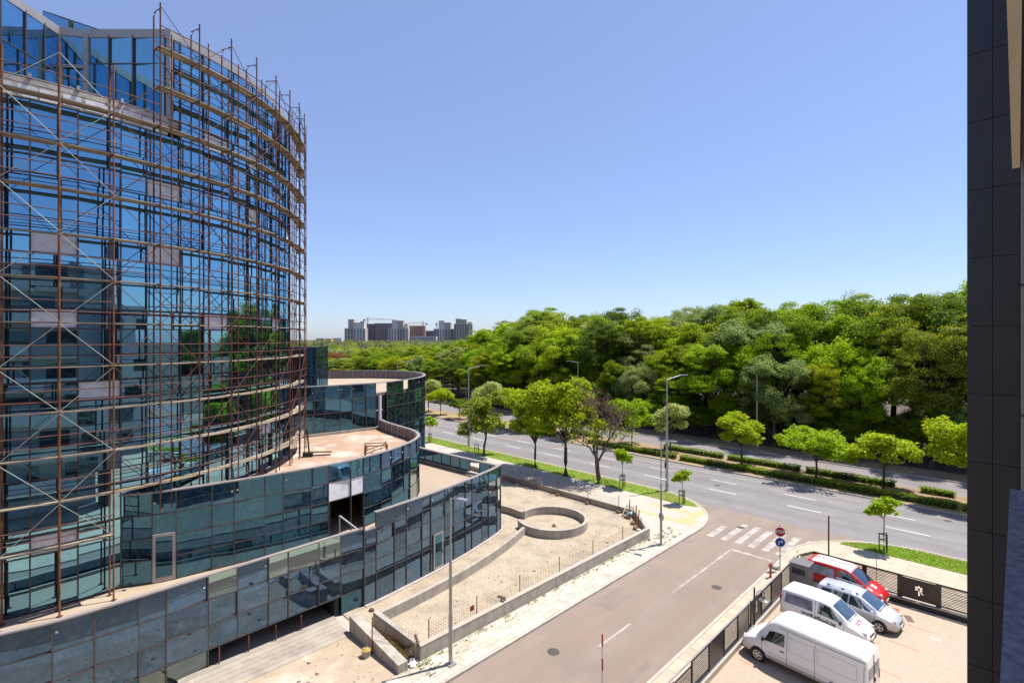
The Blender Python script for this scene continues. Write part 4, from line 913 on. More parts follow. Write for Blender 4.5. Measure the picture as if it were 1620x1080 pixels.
# low wall and fence along the side street
def slat_panel(root, p, q, z0, z1, n=13, mt=M_dark, tilt=0.0):
    d = q - p; rz = math.atan2(d.y, d.x)
    for k in range(n):
        z = z0 + (k + .5) * (z1 - z0) / n; c = (p + q) / 2
        part(cube(mt), 'slat', root, TRS((c.x, c.y, z), rz, (d.length - .06, .012, (z1 - z0) / n * .50), (tilt, 0)))
    for zz in (z0 - .02, z1 + .02): part(cube(mt), 'rail', root, TRS(((p.x + q.x) / 2, (p.y + q.y) / 2, zz), rz, (d.length - .07, .04, .04)))
def post(root, p, z0, z1, w=.07, mt=M_dark): part(cube(mt), 'post', root, TRS((p.x, p.y, (z0 + z1) / 2), A45, (w, w, z1 - z0)))
fl_ = thing('car_park_fence', 'dark metal slat fence on low concrete wall along the side street', 'fence', AB(27, -10.6))
MB().prism(ab_poly([(14, -10.78), (38.2, -10.78), (38.2, -10.45), (14, -10.45)]), .0, .40).obj('base_wall', M_cap, fl_)
MB().prism(ab_poly([(14, -10.66), (38.2, -10.66), (38.2, -10.56), (14, -10.56)]), .401, .44).obj('base_rail', mat('blue_grey_rail', (.10, .12, .2), rough=.4), fl_)
bounds = [15.2, 17.0, 18.8, 20.55, 22.3, 24.15, 25.9, 27.7, 29.25]; kinds = 'SMSSSTSM'
bounds2 = [29.55, 31.25, 32.9, 34.75, 36.5, 38.2]; kinds2 = 'GSMSS'
for bs, ks in ((bounds, kinds), (bounds2, kinds2)):
    for i, k in enumerate(ks):
        a0, a1 = bs[i], bs[i + 1]; p, q = AB(a0, -10.6).xy, AB(a1, -10.6).xy; d = q - p; c = (p + q) / 2; zt = 1.80 if a0 > 22 else 1.6
        if k == 'S': slat_panel(fl_, p, q, .5, zt - .05)
        elif k == 'M': part(cube(M_sheet), 'sheet_panel', fl_, TRS((c.x, c.y, .48 + (zt - .5) / 2), A45, (d.length - .1, .015, zt - .5)))
        elif k == 'T': part(cube(M_darkp), 'sheet_panel', fl_, TRS((c.x, c.y, .48 + (zt - .5) / 2), A45, (d.length - .1, .015, zt - .5)))
        else:
            part(cube(M_darkp), 'sign_panel', fl_, TRS((c.x, c.y, .48 + (zt - .5) / 2), A45, (d.length - .06, .02, zt - .5)))
            MT = Matrix.Translation(AB(30.4, -10.575, 1.3)) @ Matrix.Rotation(A45 + R(180), 4, 'Z') @ Matrix.Rotation(R(90), 4, 'X') @ Matrix.Rotation(R(-90), 4, 'Z')
            text_obj('MUSE', .30, M_swhite, fl_, FR[fl_.name].inverted() @ MT)
    for a in bs: post(fl_, AB(a, -10.6), .40, 1.86 if a > 22.2 else 1.64)
    part(cube(M_cop), 'top_rail', fl_, TRS(AB((bs[0] + bs[-1]) / 2, -10.6, 1.86), A45, (bs[-1] - bs[0] + .07, .08, .05)))
fr_ = thing('car_park_fence', 'dark brown slat fence with emblem panel along the boulevard footpath', 'fence', AB(39.6, -4))
MB().prism(ab_poly([(39.32, -9.6), (39.62, -9.6), (39.62, 14), (39.32, 14)]), .0, .42).obj('base_wall', M_dark, fr_)
MB().prism(ab_poly([(39.3, -9.6), (39.64, -9.6), (39.64, 14), (39.3, 14)]), .421, .46).obj('base_coping', M_cap, fr_)
br_ = [-9.94, -8.94, -7.07, -5.22, -3.36, -1.5, .4, 2.3, 4.2]
slat_panel(fr_, AB(38.3, -10.5).xy, AB(39.55, -9.98).xy, .55, 1.75, 13)
for i in range(len(br_) - 1):
    p, q = AB(39.6, br_[i] + .05).xy, AB(39.6, br_[i + 1] - .05).xy; c = (p + q) / 2; d = q - p
    if i == 3:
        cu = bpy.data.curves.new('e', 'CURVE'); cu.dimensions = '2D'; cu.fill_mode = 'BOTH'; cu.extrude = .008
        def poly(pts):
            s = cu.splines.new('POLY'); s.points.add(len(pts) - 1); s.use_cyclic_u = True
            for sp, (x, y) in zip(s.points, pts): sp.co = (x, y, 0, 1)
        L = d.length / 2 - .02; poly([(-L, -.62), (L, -.62), (L, .62), (-L, .62)])
        def petal(ang, r0, r1, w):
            ca_, sa_ = math.cos(R(ang)), math.sin(R(ang)); out = []
            for k in range(14):
                t = 2 * math.pi * k / 14; x = (r0 + r1) / 2 + (r1 - r0) / 2 * math.cos(t); y = w * math.sin(t)
                out.append((x * ca_ - y * sa_, x * sa_ + y * ca_ + .08))
            poly(out)
        for an in (90, 150, 30, 205, -28): petal(an, .05, .20, .055)
        poly([(-.02, -.02), (.02, -.02), (.05, -.3), (0, -.34), (-.03, -.3)]); poly([(.06, -.03), (.22, -.2), (.18, -.24), (.05, -.08)])
        eo = bpy.data.objects.new('e', cu); COL.objects.link(eo)
        me = bpy.data.meshes.new_from_object(eo.evaluated_get(bpy.context.evaluated_depsgraph_get())); bpy.data.objects.remove(eo); me.materials.clear(); me.materials.append(M_darkp)
        part(me, 'emblem_panel', fr_, Matrix.Translation((c.x, c.y, 1.14)) @ Matrix.Rotation(B45, 4, 'Z') @ Matrix.Rotation(R(90), 4, 'X'))
    else: slat_panel(fr_, p, q, .55, 1.75, 13, M_darkp)
for b in br_: part(cube(M_darkp), 'post', fr_, TRS(AB(39.6, b, 1.12), B45, (.26 if b < -3 else .1, .06, 1.42)))
part(cube(M_darkp), 'top_rail', fr_, TRS(AB(39.6, -2.87, 1.83), B45, (14.2, .07, .05))); part(cube(M_darkp), 'top_rail', fr_, TRS((AB(38.25, -10.55, 1.84) + AB(39.6, -9.98, 1.84)) / 2, math.atan2((AB(39.6, -9.98) - AB(38.25, -10.55)).y, (AB(39.6, -9.98) - AB(38.25, -10.55)).x), (1.4, .06, .05)))
# cabinet
cb_ = thing('utility_cabinet', 'tall grey brown metal cabinet with louvre in the car park corner', 'cabinet', AB(35.9, -9.75))
MB().box(AB(35.9, -9.75, 1.2), (1.0, 1.08, 2.2), A45).obj('cabinet_body', M_cab, cb_)
MB().box(AB(35.88, -9.75, 2.33), (1.08, 1.16, .06), A45).obj('cabinet_roof', M_cab, cb_)
for k in range(6): MB().box(AB(35.392, -9.8, 1.72 + k * .06), (.03, .74, .035), A45).obj('louvre', M_dark, cb_)
# lantern on the fence
ld = thing('garden_lantern', 'black gooseneck lantern with bell shade at the car park fence', 'lamp', AB(29.4, -10.35))
p = AB(29.4, -10.35); MB().tube((p.x, p.y, .1), (p.x, p.y, 2.75), .05).obj('post', M_dark, ld)
MB().path([(p.x + .14, p.y, 2.0), (p.x + .14, p.y, 2.4)] + [(p.x + .34 - .2 * math.cos(t), p.y, 2.4 + .2 * math.sin(t)) for t in (.5, 1.0, 1.57, 2.1, 2.7)] + [(p.x + .55, p.y, 2.3)], .02).obj('gooseneck', M_dark, ld)
MB().box((p.x + .07, p.y, 2.3), (.14, .03, .03)).obj('clamp', M_dark, ld); MB().box((p.x + .07, p.y, 2.1), (.14, .03, .03)).obj('clamp', M_dark, ld)
MB().lathe([(.001, 2.32), (.05, 2.3), (.07, 2.2), (.12, 2.14), (.28, 2.06), (.27, 2.03), (.10, 2.10), (.001, 2.14)], (p.x + .55, p.y, 0)).obj('shade', M_cab, ld, True)

# ------------------------------------------------------------------ vehicles
def vehicle(name, label, cat, loc, heading, stations, paint, axles, wheel_r, roofmat=None):
    root = thing(name, label, cat, loc, heading); T = FR[root.name]
    st = stations
    def ringpts(s):
        x, zb, zbelt, ztop, wb, wbelt, wtop = s
        return [(x, 0, zb), (x, wb * .9, zb), (x, wb, zb + .10), (x, (wb + wbelt) / 2 + .012, (zb + zbelt) / 2), (x, wbelt, zbelt - .06), (x, wbelt - .012, zbelt), (x, wtop + (wbelt - wtop) * .06, zbelt + (ztop - zbelt) * .9), (x, wtop * .93, ztop - (ztop - zbelt) * .028), (x, wtop * .6, ztop + .012), (x, 0, ztop + .025)]
    def at(x):
        for s, t in zip(st, st[1:]):
            if s[0] <= x <= t[0]:
                f = (x - s[0]) / max(1e-6, t[0] - s[0]); return tuple(a + (b - a) * f for a, b in zip(s, t))
        return st[-1] if x > st[-1][0] else st[0]
    xs = sorted({s[0] for s in st} | {round(st[0][0] + (st[-1][0] - st[0][0]) * k / 44, 3) for k in range(45)})
    rings = []
    for x in xs:
        h = ringpts(at(x)); rings.append(h + [(p[0], -p[1], p[2]) for p in h[-2:0:-1]])
    n = len(rings[0]); mb = MB(); vs = [T @ Vector(p) for r_ in rings for p in r_]; fs = []
    for i in range(len(rings) - 1):
        for k in range(n): fs.append((i * n + k, i * n + (k + 1) % n, (i + 1) * n + (k + 1) % n, (i + 1) * n + k))
    fs += [tuple(range(n)), tuple(range((len(rings) - 1) * n, len(rings) * n))[::-1]]
    mb.add(vs, fs).obj('body', paint, root, 32)
    def S(x, t, side):                                   # a point on the glasshouse side, t = 0 belt to 1 roof edge
        h = ringpts(at(x)); a, b = Vector(h[5]), Vector(h[6]); p = a.lerp(b, t); p.y *= side; return p
    def Top(x, f):                                       # a point across the top, f = -1..1
        h = ringpts(at(x)); a = abs(f)
        p7, p8, p9 = Vector(h[7]), Vector(h[8]), Vector(h[9]); w = p7.y
        y = a * w; p = p9.lerp(p8, y / p8.y) if y < p8.y else p8.lerp(p7, (y - p8.y) / (p7.y - p8.y + 1e-6))
        return Vector((x, p.y * (1 if f > 0 else -1), p.z))
    def grid(pfun, nu, nv, mt, nm, off=.012):
        P = [[pfun(i / nu, j / nv) for j in range(nv + 1)] for i in range(nu + 1)]
        c = Vector((P[nu // 2][nv // 2])); nrm = (P[nu][0] - P[0][0]).cross(P[0][nv] - P[0][0]).normalized()
        if nrm.dot(c - Vector((c.x * .9, 0, .7))) < 0: nrm = -nrm
        m = MB(); m.add([T @ (p + nrm * off) for row in P for p in row], [(i * (nv + 1) + j, (i + 1) * (nv + 1) + j, (i + 1) * (nv + 1) + j + 1, i * (nv + 1) + j + 1) for i in range(nu) for j in range(nv)])
        return m.obj(nm, mt, root, 40)
    def side_win(pb0, pb1, pt0, pt1, t0, t1, mt=None, nm='window', sides=(1, -1), off=.012):
        for sd in sides:
            grid(lambda u, v: S((pb0 + (pb1 - pb0) * u) * (1 - v) + (pt0 + (pt1 - pt0) * u) * v, t0 + (t1 - t0) * v, sd), 8, 4, mt or M_cglass, nm, off)
    def front_win(x0, x1, f=.93, f1=None, mt=None, nm='windscreen', off=.012):
        f1 = f1 or f
        grid(lambda u, v: Top(x0 + (x1 - x0) * u, (2 * v - 1) * (f + (f1 - f) * u)), 8, 12, mt or M_cglass, nm, off)
    def yat(x, z, side):
        h = ringpts(at(x)); 
        for a, b in zip(h[2:6], h[3:7]):
            if a[2] <= z <= b[2]: return side * (a[1] + (b[1] - a[1]) * (z - a[2]) / max(1e-6, b[2] - a[2]))
        return side * h[3][1]
    for ax in axles:
        for sd in (1, -1):
            y = yat(ax, .5, sd); M = T @ Matrix.Translation((ax, y, wheel_r)) @ Matrix.Rotation(R(90), 4, 'X')
            w = MB().lathe([(.001, -.006 * 1), (wheel_r + .065, -.006), (wheel_r + .065, .006), (.001, .006)], n=24, M=M).obj('wheel_arch', M_black, root)
            wh = MB().lathe([(.001, -.11), (wheel_r * .66, -.11), (wheel_r * .9, -.12), (wheel_r, -.08), (wheel_r, .06), (wheel_r * .9, .09), (.001, .09)], n=24, M=T @ Matrix.Translation((ax, y - sd * .065, wheel_r)) @ Matrix.Rotation(R(90 * sd), 4, 'X')).obj('wheel', M_tyre, root, 40)
            FR[wh.name] = FR[root.name]
            Mr = T @ Matrix.Translation((ax, y + sd * .055, wheel_r)) @ Matrix.Rotation(R(90 * sd), 4, 'X')
            rim = MB().lathe([(wheel_r * .68, .0), (wheel_r * .68, -.012), (wheel_r * .58, -.006)], n=24, M=Mr)
            for k in range(5 if wheel_r < .33 else 6):
                t = 2 * math.pi * k / (5 if wheel_r < .33 else 6)
                rim.box(None, (wheel_r * .56, wheel_r * .2, .02), M=Mr @ Matrix.Rotation(t, 4, 'Z') @ Matrix.Translation((wheel_r * .32, 0, -.004)))
            rim.lathe([(.001, -.02), (wheel_r * .2, -.016), (wheel_r * .22, .0)], n=12, M=Mr)
            ro = rim.obj('rim', M_rim, None); ro.parent = wh; ro.data.transform(FR[root.name].inverted())
    def seam(pts, sides=(1, -1), w=.014, mt=M_black, nm='panel_seam'):
        for sd in sides:
            m = MB()
            for (x0, z0), (x1, z1) in zip(pts, pts[1:]):
                k = max(1, int(math.hypot(x1 - x0, z1 - z0) / .2))
                for i in range(k):
                    f0, f1 = i / k, (i + 1) / k; q = []
                    for f in (f0, f1):
                        x, z = x0 + (x1 - x0) * f, z0 + (z1 - z0) * f
                        b = at(x); y = yat(x, z, sd) if z <= b[2] else S(x, (z - b[2]) / max(1e-6, .9 * (b[3] - b[2])), sd).y
                        q.append(T @ Vector((x, y + sd * .001, z)))
                    m.bar(q[0], q[1], w)
            m.obj(nm, mt, root)
    def bx(nm, c, size, mt, rz=0): return MB().box(T @ Vector(c), size, heading + rz).obj(nm, mt, root)
    def mirror(x, y, z, mt):
        for sd in (1, -1): MB().lathe([(.001, -.10), (.07, -.09), (.10, 0), (.07, .09), (.001, .10)], n=10, M=T @ Matrix.Translation((x, sd * y, z)) @ Matrix.Diagonal((.7, 1.1, 1.0, 1))).obj('mirror', mt, root, True)
    return root, T, dict(S=S, Top=Top, side_win=side_win, front_win=front_win, seam=seam, bx=bx, mirror=mirror, yat=yat, grid=grid, at=at)
HU = math.atan2(U.y, U.x)
# long white van
st = [(-2.84, .55, 1.25, 2.10, .88, .90, .80), (-2.80, .42, 1.25, 2.26, .94, .95, .84), (-2.6, .34, 1.25, 2.34, .965, .965, .85), (0, .32, 1.25, 2.38, .965, .965, .86), (.9, .32, 1.24, 2.36, .965, .965, .84), (1.15, .32, 1.23, 2.30, .965, .965, .82), (1.38, .32, 1.22, 2.14, .965, .96, .80), (2.02, .30, 1.12, 1.30, .96, .95, .78), (2.45, .30, .98, 1.10, .94, .92, .72), (2.70, .32, .80, .90, .88, .86, .64), (2.82, .36, .60, .68, .78, .76, .58)]
loc = UN(-10.07, 27.16, .115)
r, T, F = vehicle('delivery_van', 'long high roof white delivery van parked nose to the street fence', 'van', loc, HU + math.pi, st, M_cwhite, (1.89, -1.66), .34)
F['front_win'](1.42, 1.98, .90, .96); F['side_win'](.62, 1.62, .62, 1.36, .02, .60)
seam = F['seam']; seam([(.5, .38), (.5, 2.05)]); seam([(1.72, .4), (1.72, 1.15)]); seam([(-.75, .38), (-.75, 1.98)]); seam([(-2.72, .7), (-2.72, 2.0)])
for x0, x1 in ((.40, -.68), (-.85, -2.45)): seam([(x0, 1.2), (x0, 1.84), (x1, 1.84), (x1, 1.2), (x0, 1.2)], w=.010, mt=mat('seam_grey', (.34, .34, .36), rough=.5))
seam([(1.4, .72), (-2.78, .72)], w=.012, mt=MATS['seam_grey']); seam([(.9, 2.10), (-2.76, 2.10)], w=.03, mt=MATS['seam_grey'], nm='gutter')
for x in (.75, -.8, -1.95):
    MB().add([T @ (F['Top'](x + dx, f / 8 * .98) + Vector((0, 0, .004))) for f in range(-8, 9) for dx in (-.008, .008)], [(2 * i, 2 * i + 1, 2 * i + 3, 2 * i + 2) for i in range(16)]).obj('roof_seam', mat('roof_joint', (.46, .38, .30), rough=.7), r)
for y in (-.6, -.4, -.2, 0, .2, .4, .6):
    MB().add([T @ (F['Top'](x, y / .8) + Vector((0, dy, .006 if dy else .012))) for x in [(.7 - 3.4 * k / 10) for k in range(11)] for dy in (-.02, 0, .02)], [(3 * i + j, 3 * i + j + 1, 3 * i + j + 4, 3 * i + j + 3) for i in range(10) for j in range(2)]).obj('roof_swage', M_cwhite, r)
F['bx']('bumper', (2.66, 0, .42), (.34, 1.56, .26), M_black); F['bx']('bumper', (-2.82, 0, .42), (.12, 1.7, .2), M_black)
for s in (1, -1):
    F['bx']('headlight', (2.70, s * .60, .78), (.14, .28, .20), M_lamp, s * .5); F['bx']('indicator', (2.66, s * .78, .78), (.14, .10, .18), M_amber, s * .7)
    F['bx']('tail_light', (-2.83, s * .84, 1.05), (.05, .10, .42), M_redl); F['bx']('door_handle', (.72, s * .972, 1.02), (.20, .035, .05), M_black); F['bx']('rear_pane_recess', (-2.852, s * .40, 1.55), (.02, .62, .55), MATS['seam_grey'])
F['bx']('rear_door_seam', (-2.85, 0, 1.35), (.02, .02, 1.7), M_black); F['bx']('rear_handle', (-2.86, -.12, 1.05), (.05, .12, .16), M_black); F['seam']([(1.45, .50), (-1.3, .50)], w=.04, mt=MATS['seam_grey'], nm='side_moulding'); F['bx']('grille', (2.78, 0, .72), (.06, .70, .16), M_black); F['mirror'](1.62, 1.06, 1.30, M_black)
# three cars in the next bays
stB = [(-2.19, .42, 1.02, 1.50, .78, .82, .66), (-2.14, .34, 1.04, 1.66, .84, .87, .70), (-2.0, .28, 1.05, 1.77, .88, .895, .735), (-1.0, .24, 1.06, 1.83, .895, .90, .745), (.15, .24, 1.05, 1.82, .895, .90, .735), (.45, .24, 1.04, 1.75, .895, .90, .72), (1.28, .24, 1.00, 1.16, .89, .88, .72), (1.60, .24, .93, 1.06, .88, .86, .68), (1.92, .26, .80, .92, .82, .80, .60), (2.10, .28, .64, .74, .72, .70, .52), (2.19, .34, .50, .56, .60, .58, .44)]
def small_van(name, label, loc, paint):
    r, T, F = vehicle(name, label, 'van', loc, HU, stB, paint, (1.27, -1.46), .31)
    F['front_win'](.50, 1.24, .92, .97); F['side_win'](-.18, 1.06, -.12, .46, .06, .88); F['side_win'](-1.92, -.42, -1.88, -.46, .05, .82, mt=r_win.get(name), nm='side_graphic' if name in r_win else 'window')
    F['seam']([(-.30, .30), (-.30, 1.70)]); F['seam']([(1.10, .32), (1.10, .95)]); F['seam']([(-1.15, .34), (-.30, .34)]); F['seam']([(-.95, .62), (-1.02, 1.0)])
    for s in (1, -1):
        F['bx']('headlight', (1.93, s * .58, .80), (.30, .22, .16), M_lamp, s * -.5); F['bx']('tail_light', (-2.16, s * .80, 1.15), (.08, .08, .50), M_redl); F['bx']('door_handle', (-.12, s * .90, .92), (.18, .03, .045), M_black); F['bx']('door_handle', (-.52, s * .90, .92), (.18, .03, .045), M_black)
    F['bx']('bumper', (2.10, 0, .38), (.20, 1.30, .16), M_black); F['bx']('grille', (2.16, 0, .60), (.06, .56, .10), M_black); F['bx']('number_plate', (2.21, 0, .46), (.02, .52, .11), M_plate); F['mirror'](.98, .99, 1.08, M_black)
    F['seam']([(1.0, .52), (-1.1, .52)], w=.045, mt=M_black, nm='side_moulding'); F['seam']([(1.08, .27), (-1.1, .27)], w=.05, mt=M_black, nm='sill'); F['bx']('bumper', (-2.16, 0, .45), (.12, 1.5, .22), M_black)
    F['bx']('wiper_cowl', (1.27, 0, 1.165), (.10, 1.2, .03), M_black)
    MB().tube(T @ Vector((.28, 0, 1.82)), T @ Vector((.0, 0, 2.02)), .012, n=5).obj('aerial', M_black, r)
    return r, T, F
r_win = {'crew_van': mat('pale_window_film', (.50, .52, .55), (.20, .21, .23), .25, scale=2.6), 'panel_van': mat('printed_window_film', (.10, .085, .14), (.30, .28, .36), .3, scale=2.2)}
r, T, F = small_van('panel_van', 'small white panel van with dark web address lettering on its side', UN(-10.79, 32.1, .115), M_cwhite)
y = F['yat'](-.2, .72, -1)
text_obj('www.schock.bg', .27, M_txtblk, r, Matrix.Translation((-.12, y - .016, .86)) @ Matrix.Rotation(R(90), 4, 'X') @ Matrix.Rotation(R(-2), 4, 'Z'))
def hood_text(F, s, size, x, mt, rot, r):
    p = F['Top'](x, .001); q = F['Top'](x + .1, .001); sl = math.atan2(p.z - q.z, .1)
    text_obj(s, size, mt, r, Matrix.Translation((p.x, -.12, p.z + .016)) @ Matrix.Rotation(sl, 4, 'Y') @ Matrix.Rotation(R(rot), 4, 'Z'))
hood_text(F, 'OCTO', .26, 1.62, M_txtred, 90, r)
r, T, F = small_van('crew_van', 'red van with white roof bearing red web address lettering', UN(-11.47, 37.5, .115), M_cred)
F['front_win'](-2.12, .47, .985, .97, mt=M_cwhite, nm='white_roof', off=.008)
text_obj('www.schock-best', .30, M_txtred, r, Matrix.Translation((-.95, .06, F['at'](-.9)[3] + .045)) @ Matrix.Rotation(R(180), 4, 'Z'))
p = F['Top'](1.55, .001); q = F['Top'](1.65, .001); sl = math.atan2(p.z - q.z, .1)
pl = MB().box((0, 0, 0), (.30, .34, .006)).mesh('hood_sticker', M_swhite); o = bpy.data.objects.new('hood_sticker', pl); COL.objects.link(o); o.parent = r; o.matrix_local = Matrix.Translation((1.55, -.2, p.z + .012)) @ Matrix.Rotation(sl, 4, 'Y')
text_obj('OCTO', .10, M_txtred, r, Matrix.Translation((1.55, -.2, p.z + .018)) @ Matrix.Rotation(sl, 4, 'Y') @ Matrix.Rotation(R(90), 4, 'Z'))
stC = [(-2.04, .46, .92, 1.05, .70, .74, .60), (-2.02, .40, .96, 1.40, .78, .82, .62), (-1.90, .30, .98, 1.55, .83, .85, .66), (-1.2, .24, .98, 1.63, .86, .865, .69), (-.2, .22, .96, 1.65, .865, .87, .70), (.25, .22, .95, 1.60, .865, .87, .69), (1.15, .22, .92, 1.04, .86, .85, .68), (1.45, .22, .86, .97, .85, .83, .64), (1.78, .24, .76, .84, .80, .77, .58), (1.96, .26, .62, .68, .70, .68, .50), (2.05, .32, .48, .54, .58, .56, .42)]
r, T, F = vehicle('family_car', 'silver compact family car with roof rails parked beside the red van', 'car', UN(-10.0, 34.8, .115), HU, stC, M_csilver, (1.22, -1.32), .315)
F['front_win'](.28, 1.10, .92, .97); F['side_win'](-.28, .92, -.22, .26, .06, .86); F['side_win'](-1.12, -.36, -1.06, -.32, .06, .86); F['side_win'](-1.80, -1.22, -1.72, -1.18, .10, .84)
F['seam']([(-.32, .28), (-.32, 1.5)]); F['seam']([(1.02, .3), (1.0, .85)]); F['seam']([(-1.16, .5), (-1.14, 1.45)])
for s in (1, -1):
    F['bx']('headlight', (1.80, s * .58, .72), (.24, .20, .15), M_lamp, s * -.5); F['bx']('door_handle', (-.20, s * .872, .86), (.17, .03, .04), M_csilver); F['bx']('door_handle', (-1.02, s * .872, .86), (.17, .03, .04), M_csilver)
    F['bx']('tail_light', (-2.02, s * .72, 1.0), (.08, .14, .28), M_redl); F['bx']('fog_lamp', (1.97, s * .52, .42), (.10, .18, .12), M_black)
    a_, b_ = T @ Vector((-1.4, s * .60, 1.70)), T @ Vector((.1, s * .60, 1.70)); MB().tube(a_, b_, .022, n=6).obj('roof_rail', M_csilver, r)
    for x in (-1.4, -.65, .1): MB().box(T @ Vector((x, s * .60, 1.665)), (.16, .04, .07), HU).obj('rail_foot', M_black, r)
F['seam']([(.9, .25), (-1.0, .25)], w=.05, mt=M_black, nm='sill'); F['bx']('bumper', (1.97, 0, .32), (.18, 1.10, .10), M_black); F['bx']('grille', (2.02, 0, .58), (.07, .50, .07), M_black); F['mirror'](.90, .97, 1.02, M_csilver); F['bx']('number_plate', (2.07, 0, .44), (.02, .52, .11), M_plate); F['bx']('wiper_cowl', (1.14, 0, 1.045), (.10, 1.15, .03), M_black)
# ------------------------------------------------------------------ trees
def make_tree(seed, H, trunk_h, crown_r, crown_rz, n_lobes, n_clump, per, leaf, clump_r, flat=.6, trunk_r=None, droop=0.0, lean=0.0, open_=0.0):
    rng = np.random.default_rng(seed); rr = random.Random(seed)
    cz = H - crown_rz; trunk_r = trunk_r or H * .018
    lobes = [(np.array((0, 0, cz)), np.array((crown_r * .58, crown_r * .58, crown_rz * .76)))]
    for i in range(n_lobes):
        t = 2 * math.pi * (i + rr.random() * .7) / n_lobes * (1 + (i % 2)) ; e = rr.uniform(-.75, .95)
        d = np.array((math.cos(t) * math.sqrt(1 - e * e * .8), math.sin(t) * math.sqrt(1 - e * e * .8), e))
        s = rr.uniform(.22, .47)
        lobes.append((np.array((0, 0, cz)) + d * np.array((crown_r, crown_r, crown_rz)) * rr.uniform(.52, .92), np.array((crown_r * s, crown_r * s, crown_rz * s * .9))))
    cents = []
    while len(cents) < n_clump:
        c, rad = lobes[rng.integers(0, len(lobes))]
        d = rng.normal(size=3); d /= np.linalg.norm(d)
        if d[2] < -.55: continue
        p = c + d * rad * rng.uniform(.62, 1.08) ** .7
        deep = any(np.sum(((p - c2) / r2) ** 2) < .55 for c2, r2 in lobes)
        if deep and rng.random() < .8: continue
        cents.append(p)
    cents = np.array(cents)
    # limbs
    mb = MB(); top = np.array((lean * trunk_h, 0, trunk_h)); mid = np.array((lean * trunk_h * .3 + rr.uniform(-.08, .08) * trunk_h * .3, rr.uniform(-.03, .03) * trunk_h, trunk_h * .5))
    hub = np.array((top[0], top[1], trunk_h + (cz - trunk_h) * .35))
    mb.path([(0, 0, -.15), tuple(mid * .2 + np.array((0, 0, .02))), tuple(mid), tuple(top), tuple(hub), (hub[0], hub[1], cz + crown_rz * .35)], [trunk_r * 1.5, trunk_r * 1.12, trunk_r, trunk_r * .85, trunk_r * .6, trunk_r * .2], 9)
    for c, rad in lobes[1:]:
        st_ = top + (hub - top) * rr.random(); m_ = st_ * .5 + c * .5 + np.array((0, 0, .06 * H * rr.uniform(-.6, .8)))
        mb.path([tuple(st_), tuple(st_ * .75 + m_ * .25), tuple(m_), tuple(c)], [trunk_r * .5, trunk_r * .42, trunk_r * .3, trunk_r * .1], 6)
        near = cents[np.argsort(np.linalg.norm(cents - c, axis=1))[:7]]
        for q in near: mb.path([tuple(m_ * .4 + c * .6), tuple((c + q) / 2 + np.array((0, 0, .02 * H))), tuple(q)], [trunk_r * .16, trunk_r * .1, trunk_r * .04], 4)
    tm = mb.mesh('trunk', M_bark, 60)
    # leaves
    N_ = n_clump * per; ci = rng.integers(0, n_clump, N_)
    sz = clump_r * rng.uniform(.6, 1.25, n_clump)
    d = rng.normal(size=(N_, 3)); d /= np.linalg.norm(d, axis=1)[:, None]
    rad = rng.uniform(0, 1, N_) ** .45
    off = d * rad[:, None] * sz[ci][:, None] * np.array((1, 1, flat)); off[:, 2] -= droop * (off[:, 0] ** 2 + off[:, 1] ** 2)
    P = cents[ci] + off
    nr = d * .55 + np.array((0, 0, .75)) + rng.normal(size=(N_, 3)) * .55; nr /= np.linalg.norm(nr, axis=1)[:, None]
    a = np.cross(nr, rng.normal(size=(N_, 3))); a /= np.linalg.norm(a, axis=1)[:, None]; b = np.cross(nr, a)
    s = leaf * rng.uniform(.6, 1.3, N_)[:, None]
    V = np.stack([P - a * s, P + b * s * .55 - nr * s * .12, P + a * s, P - b * s * .55 - nr * s * .12], 1)
    return tm, V, H
def crown_mesh(V, mt): return np_mesh('crown', V, 4, mt)
def tree_thing(name, label, cat, loc, tm, cm, sc, rz, color, group=None):
    r = thing(name, label, cat, loc, rz, group); r.scale = sc
    for nm, me in (('trunk', tm), ('crown', cm)):
        o = bpy.data.objects.new(nm, me); COL.objects.link(o); o.parent = r; o.color = (*color, 1)
    return r
LG = {}
def proto(key, *a, mt=M_leaf, **k):
    tm, V, H = make_tree(*a, **k); LG[key] = (tm, crown_mesh(V, mt), H)
proto('round', 11, 8.0, 2.4, 2.9, 2.9, 8, 120, 70, .16, .78, .62)
proto('round2', 12, 6.0, 1.9, 2.6, 2.1, 8, 95, 70, .15, .70, .62)
proto('wide', 13, 6.6, 2.2, 4.2, 2.3, 10, 150, 75, .17, .85, .6)
proto('tall', 14, 11.5, 3.0, 4.1, 4.2, 11, 190, 80, .18, .95, .62)
proto('verge', 15, 7.5, 2.3, 3.0, 2.7, 9, 120, 80, .15, .72, .6, lean=.12)
proto('sapling', 16, 3.6, 1.9, .72, .95, 5, 44, 22, .13, .30, .8, trunk_r=.028)
FOR = []
for i, (H_, tr, cr, crz, nl, nc, pr, lf, cl, fl2, kw) in enumerate([
        (20, 4.5, 5.6, 8.0, 13, 230, 150, .165, 1.3, .5, {}), (18, 3.8, 6.0, 7.2, 14, 240, 150, .16, 1.2, .62, {}), (22, 6.0, 6.6, 8.2, 15, 260, 140, .165, 1.4, .42, {}),
        (16, 2.6, 5.2, 6.9, 12, 220, 150, .155, 1.2, .7, {}), (19, 3.2, 4.4, 8.3, 12, 210, 150, .155, 1.15, .75, {}), (21, 5.0, 7.2, 8.0, 17, 290, 135, .165, 1.25, .38, {})]):
    tm, V, h = make_tree(40 + i, H_, tr, cr, crz, nl, nc, pr, lf, cl, fl2, **kw); FOR.append((tm, crown_mesh(V, M_leaf2), h))
